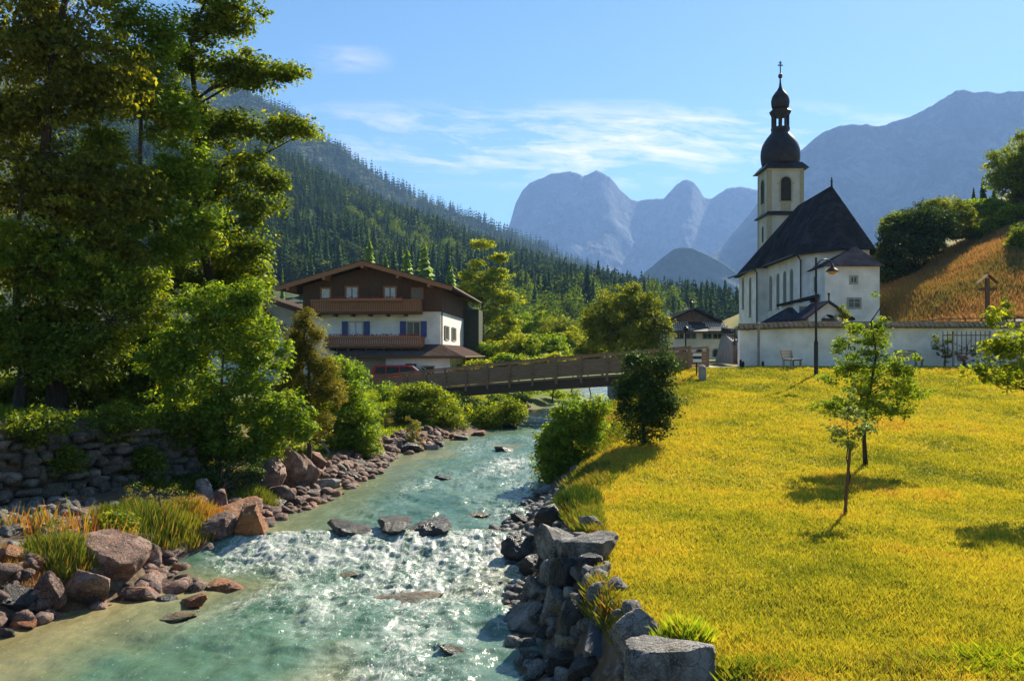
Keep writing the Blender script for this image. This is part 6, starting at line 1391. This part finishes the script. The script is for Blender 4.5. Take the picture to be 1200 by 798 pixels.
right = [
 (608, 647, 45, 34, rk_dark, 'wet black boulder standing furthest out at the foot of the falls'),
 (656, 634, 57, 46, rk_grey, 'large leaning grey boulder behind the pale topped one'),
 (691, 614, 28, 19, rk_grey, 'small grey boulder tucked under the lawn edge, highest of the heap'),
 (694, 645, 64, 39, rk_grey, 'big boulder with a pale sunlit top touching the lawn'),
 (667, 641, 31, 25, rk_grey, 'narrow grey stone wedged between two large boulders'),
 (642, 609, 35, 34, rk_dark, 'dark boulder half under the hanging grass'),
 (622, 663, 31, 25, rk_dark, 'rounded dark stone at the water left of the leaning boulder'),
 (650, 670, 36, 28, rk_grey, 'medium stone below the leaning boulder'),
 (666, 678, 46, 40, rk_dark, 'dark round boulder in the middle of the right heap'),
 (626, 692, 29, 35, rk_grey, 'upright stone at the water edge below the dark rounded one'),
 (652, 708, 40, 38, rk_grey, 'grey boulder behind the long flat one'),
 (618, 726, 72, 36, rk_grey, 'long flat topped boulder lying in the water'),
 (622, 754, 24, 13, rk_dark, 'small wet stone just under the long flat boulder'),
 (623, 768, 34, 16, rk_grey, 'pale washed stone in the water near the bottom edge'),
 (630, 783, 18, 10, rk_rust, 'small reddish stone near the bottom edge of the stream'),
 (703, 698, 32, 30, rk_grey, 'boulder under the red turf at the lawn corner'),
 (670, 757, 40, 26, rk_grey, 'broken stone at the foot of the smooth slab'),
 (662, 778, 42, 30, rk_dark, 'dark stone below the smooth slab'),
 (704, 671, 28, 14, rk_grey, 'thin flat greenish stone at the lawn edge'),
 (672, 730, 34, 56, rk_dark, 'dark rough rock left of the smooth slab'),
 (640, 742, 26, 18, rk_dark, 'dark stone between the flat boulder and the rough rock'),
 (688, 788, 50, 34, rk_dark, 'shadowed stone under the grey block'),
 (633, 582, 17, 13, rk_dark, 'dark stone below the right bank shrub'),
 (614, 609, 34, 11, rk_dark, 'low wet rock in the stream beside the hanging grass'),
 (690, 660, 30, 22, rk_dark, 'shadowed stone under the pale topped boulder'),
 (640, 655, 24, 20, rk_dark, 'small dark stone left of the middle boulder'),
 (748, 750, 62, 70, rk_grey, 'earthy rock face right of the smooth slab'),
]
for i, (a, b, c_, d_, m_, lb) in enumerate(right): rock(a, b, c_, d_, m_, lb, 500 + i, group=RB, sub=5 if c_ > 40 else 4)
q = hit(790, 797)
rock(784, 782, 104, 56, rk_grey, 'massive square grey block at the bottom edge below the lawn', 561, block=True, group=RB, sub=5, depth=.6, Y=8.8)
# smooth concrete slab with a grating
q = at(705, 770, 11.6)
sl_ = empty('drain_slab', q, 'smooth sloping concrete slab with a small grating set in the bank', 'drain')
mb = MB(); T0 = at(699, 708, 11.75); T1 = at(722, 714, 11.75); B0 = at(684, 762, 10.85); B1 = at(705, 772, 10.85)
mb.prism([tuple(T0), tuple(T1), tuple(B1), tuple(B0)], (.03, .3, .0)); mb.build('slab', simple('blue_grey_concrete', (.075, .08, .09), (.04, .045, .05), scale=2, bump=.5), sl_, bevel=.02)
mb = MB(); 
for j in range(5):
    a = Vector(T0).lerp(Vector(B0), .06 + .035 * j); b = Vector(T1).lerp(Vector(B1), .06 + .035 * j); mb.tube([a + Vector((0, -.03, .02)), b + Vector((0, -.03, .02))], .008, 5)
mb.tube([Vector(T0).lerp(Vector(B0), .05) + Vector((0, -.03, .02)), Vector(T0).lerp(Vector(B0), .22) + Vector((0, -.03, .02))], .008, 5); mb.tube([Vector(T1).lerp(Vector(B1), .05) + Vector((0, -.03, .02)), Vector(T1).lerp(Vector(B1), .22) + Vector((0, -.03, .02))], .008, 5)
mb.build('grating', chrome, sl_)
rapids = [
 (409, 626, 64, 16, rk_dark, 'long dark rock at the crest of the falls, leftmost of the crest rocks'),
 (462, 620, 44, 17, rk_dark, 'rounded black rock in the middle of the falls crest'),
 (501, 621, 56, 15, rk_dark, 'flat black rock right of the rounded crest rock'),
 (591, 527, 24, 6, rk_dark, 'small rock breaking the water upstream of the shrub'),
 (571, 622, 32, 10, rk_tan, 'brownish rock washed over at the right end of the falls'),
 (476, 698, 84, 12, rk_tan, 'pale flat rock just under the water below the falls'),
 (404, 672, 40, 9, rk_tan, 'brown stone awash in the white water'),
 (560, 600, 26, 6, rk_tan, 'low brown stone awash above the falls'),
 (520, 560, 22, 5, rk_dark, 'small dark stone in the upper riffle'),
 (535, 760, 44, 12, rk_tan, 'tan stone awash near the bottom of the stream'),
]
for i, (a, b, c_, d_, m_, lb) in enumerate(rapids): rock(a, b + (3 if m_ is rk_tan else 0) - (5 if i < 3 else 0), c_, d_ * (1.1 if i < 3 else 1), m_, lb, 600 + i, group=RV, Y=19.1 if i < 3 else None, depth=1.3 if i < 3 else None)
left = [
 (107, 692, 62, 50, rk_brown, 'big brown boulder with a slanting top at the near left waterline'),
 (62, 696, 40, 52, rk_brown, 'tall brown boulder left of the slanting one'),
 (18, 704, 48, 42, rk_dark, 'dark boulder in shade at the left edge'),
 (128, 655, 92, 58, rk_pink, 'largest pinkish rock under the ground ivy'),
 (172, 650, 36, 38, rk_brown, 'dark brown rock right of the pinkish one'),
 (210, 651, 54, 26, rk_brown, 'wedge shaped brown rock at the water edge'),
 (215, 628, 52, 24, rk_dark, 'dark rock above the wedge shaped one'),
 (237, 644, 34, 18, rk_grey, 'grey rounded stone right of the wedge shaped rock'),
 (255, 622, 46, 38, rk_brown, 'large brown boulder left of the rusty one'),
 (292, 616, 38, 44, rk_rust, 'rusty orange boulder at the left end of the falls'),
 (274, 603, 72, 34, rk_rust, 'long rust covered rock above the falls'),
 (208, 686, 62, 15, rk_brown, 'flat brown slab lying in the shallow water'),
 (165, 696, 46, 20, rk_brown, 'low broken rock between the slab and the slanting boulder'),
 (196, 701, 28, 11, rk_dark, 'small dark stone in front of the flat slab'),
 (226, 706, 36, 15, rk_rust, 'rusty orange stone in front of the flat slab'),
 (267, 687, 48, 13, rk_rust, 'flat rusty rock alone in the shallows'),
 (176, 672, 42, 12, rk_brown, 'thin brown stone behind the low broken rock'),
 (206, 724, 52, 10, rk_tan, 'brown rock just under the shallow water'),
 (14, 652, 40, 22, rk_rust, 'rusty bank stone at the left edge'),
 (50, 655, 40, 16, rk_brown, 'flat brown stone right of the rusty bank stone'),
 (28, 733, 30, 12, rk_rust, 'small rusty stone at the bottom left waterline'),
 (8, 742, 22, 12, rk_dark, 'small dark stone in the bottom left corner of the stream'),
 (241, 576, 26, 28, rk_grey, 'grey stone standing behind the orange grass'),
 (258, 586, 22, 24, rk_brown, 'brown stone beside the grey one behind the orange grass'),
 (197, 614, 24, 24, rk_pink, 'pinkish stone under the tall grass'),
 (140, 632, 40, 14, rk_grey, 'flat grey stone at the foot of the tall grass'),
 (60, 620, 70, 10, rk_grey, 'flat pale slab on the gravel below the dry stone wall'),
 (30, 608, 50, 9, rk_grey, 'thin flat slab nearest the dry stone wall at the left edge'),
 (110, 612, 44, 9, rk_grey, 'flat grey slab beside the bank grass below the wall'),
 (316, 560, 40, 46, rk_pink, 'pinkish block in the lit rock face, furthest left'),
 (340, 552, 42, 52, rk_pink, 'tall pinkish block in the middle of the lit rock face'),
 (360, 556, 32, 44, rk_pink, 'narrow pinkish block right in the lit rock face'),
 (371, 542, 24, 26, rk_brown, 'brown block at the right end of the lit rock face'),
 (326, 536, 36, 28, rk_brown, 'brown stone on top of the lit rock face'),
 (333, 580, 42, 24, rk_brown, 'wide stone at the foot of the lit rock face'),
 (320, 592, 30, 14, rk_dark, 'dark stone at the waterline below the lit rock face'),
 (347, 587, 22, 13, rk_brown, 'small stone right of the waterline one'),
 (381, 567, 38, 14, rk_grey, 'long grey stone at the waterline'),
 (407, 558, 28, 11, rk_dark, 'dark flat stone further along the waterline'),
 (398, 549, 17, 11, rk_grey, 'small grey stone above the dark flat one'),
 (388, 554, 16, 12, rk_pink, 'small pinkish stone above the long grey one'),
 (413, 546, 14, 8, rk_brown, 'small brown stone under the bright shrub'),
 (422, 545, 18, 10, rk_grey, 'grey stone under the bright shrub near the water'),
 (428, 553, 16, 8, rk_grey, 'outer grey stone below the bright shrub'),
 (436, 542, 14, 7, rk_dark, 'dark stone at the tip of the shrub bank'),
 (450, 545, 13, 6, rk_grey, 'last small stone off the tip of the shrub bank'),
 (368, 578, 18, 9, rk_dark, 'small dark stone in the water left of the long grey one'),
 (482, 525, 24, 12, rk_dark, 'dark stone carrying the island plant'),
 (506, 524, 18, 7, rk_grey, 'small grey stone right of the island plant'),
 (516, 521, 14, 6, rk_dark, 'outermost dark stone of the islet'),
 (541, 513, 17, 6, rk_grey, 'low grey stone between the islet and the bridge bush'),
 (560, 508, 18, 6, rk_brown, 'low brown stone under the bridge bush'),
 (598, 500, 20, 6, rk_dark, 'dark stone right of the bridge bush'),
]
for i, (a, b, c_, d_, m_, lb) in enumerate(left): rock(a, b, c_, d_, m_, lb, 700 + i, group=LB, sub=5 if c_ > 36 else 4)
# rubble between the boulders: uncountable
def rubble(name, label, X_, Y_, s0, s1, m_, seed, Zo=0.0):
    rg = np.random.default_rng(seed); n = len(X_); protos = [rock_arrays(900 + q, (1, .85, .7), 2)[0] for q in range(6)]; _, F = ico(2); Vs, Fs = [], []; b = 0
    Z_ = ground(X_, Y_) + Zo; s_ = rg.uniform(s0, s1, n) ** 1.0
    for i in range(n):
        V = protos[i % 6]; a = rg.uniform(0, 6.28); c_, sn_ = math.cos(a), math.sin(a)
        Vs.append(np.stack([V[:, 0] * c_ - V[:, 1] * sn_, V[:, 0] * sn_ + V[:, 1] * c_, V[:, 2]], -1) * s_[i] + np.array([X_[i], Y_[i], Z_[i] + s_[i] * .12])); Fs.append(F + b); b += len(V)
    return tag(np_mesh(name, np.concatenate(Vs), np.concatenate(Fs), m_, True), label, 'rubble', kind='stuff')
rg = np.random.default_rng(901)
n = 560; Yv = rg.uniform(10, 26, n); Xv = interp(Yv, XR) + rg.uniform(-.35, 1.1, n); rubble('rubble', 'small dark stones filling the gaps between the right bank boulders', Xv, Yv, .08, .34, rk_grey, 1)
n = 1000; Yv = rg.uniform(13, 40, n); Xv = interp(Yv, XL) - rg.uniform(-.5, 2.0, n); rubble('rubble', 'small brown stones between the boulders on the left bank', Xv, Yv, .08, .5, rk_brown, 2)
n = 350; Yv = rg.uniform(13, 20, n); Xv = interp(Yv, XL) - rg.uniform(1, 5, n); rubble('rubble', 'grey gravel and flat stones below the dry stone wall', Xv, Yv, .08, .5, rk_grey, 3)

# ---------------------------------------------------------------- dry stone wall on the left
sw = empty('dry_stone_wall', (-11, 19.5, 1), 'dry stone retaining wall of rough grey blocks in the shade at the left', 'wall')
rg = np.random.default_rng(33); Vs, Fs = [], []; b = 0
pa, pb = np.array([-14.6, 14.6]), np.array([-9.0, 24.2]); Lw = np.linalg.norm(pb - pa); ud = (pb - pa) / Lw; nd = np.array([ud[1], -ud[0]])
z = .75; row = 0
while z < 2.6:
    h_ = rg.uniform(.17, .36); s_ = -.2 * rg.random()
    while s_ < Lw:
        w_ = rg.uniform(.18, .75); V, F = ico(2); V = V.copy(); V = np.sign(V) * np.abs(V) ** .6; V = V * (1 + .13 * rg.normal(size=(len(V), 1))); V[:, 2] *= rg.uniform(.75, 1.35)
        V = V * np.array([w_ / 2 * 1.0, .24, h_ / 2 * 1.0]) ; c_ = pa + ud * (s_ + w_ / 2); ba = (z - .75) * .22
        zlift = rg.uniform(-.08, .08)
        X_ = c_[0] + V[:, 0] * ud[0] + (V[:, 1] - ba + rg.uniform(-.06, .06)) * nd[0]; Y_ = c_[1] + V[:, 0] * ud[1] + (V[:, 1] - ba) * nd[1]; Z_ = z + h_ / 2 + V[:, 2] + zlift
        top_lim = 2.45 + .15 * math.sin(s_ * 1.7)
        if z < top_lim: Vs.append(np.stack([X_, Y_, Z_], -1)); Fs.append(F + b); b += len(V)
        s_ += w_ + rg.uniform(.0, .05)
    z += h_ * .96; row += 1
o = np_mesh('stone_face', np.concatenate(Vs), np.concatenate(Fs), rockmat('wall_stone', (.32, .27, .22), (.15, .12, .09), (.10, .08, .05), patch=(.48, .6)), True, parent=sw)
# driftwood
q0, q1 = hit(387, 545), None
Y = 31.0; mb = MB(); mb.tube([tuple(at(370, 513, Y)), tuple(at(378, 518, Y)), tuple(at(385, 530, Y)), tuple(at(388, 546, Y))], [.02, .045, .06, .05], 7)
tag(mb.build('driftwood', simple('grey_driftwood', (.42, .38, .34), (.28, .25, .22), scale=4), None, smooth=True, origin=tuple(at(387, 545, Y))), 'bleached curved branch leaning out of the left bank', 'branch')
# ---------------------------------------------------------------- air
mb = MB(); mb.box(-8800, 8800, -2900, 8700, -12, 1750)
hzm, t = mat('haze_air')
vol = t.n('ShaderNodeVolumePrincipled', {'Color': (.30, .52, 1.0, 1), 'Density': .000095, 'Anisotropy': .2})
t.n('ShaderNodeOutputMaterial', {'Volume': vol.outputs[0]})
tag(mb.build('haze', hzm, None), kind='stuff')
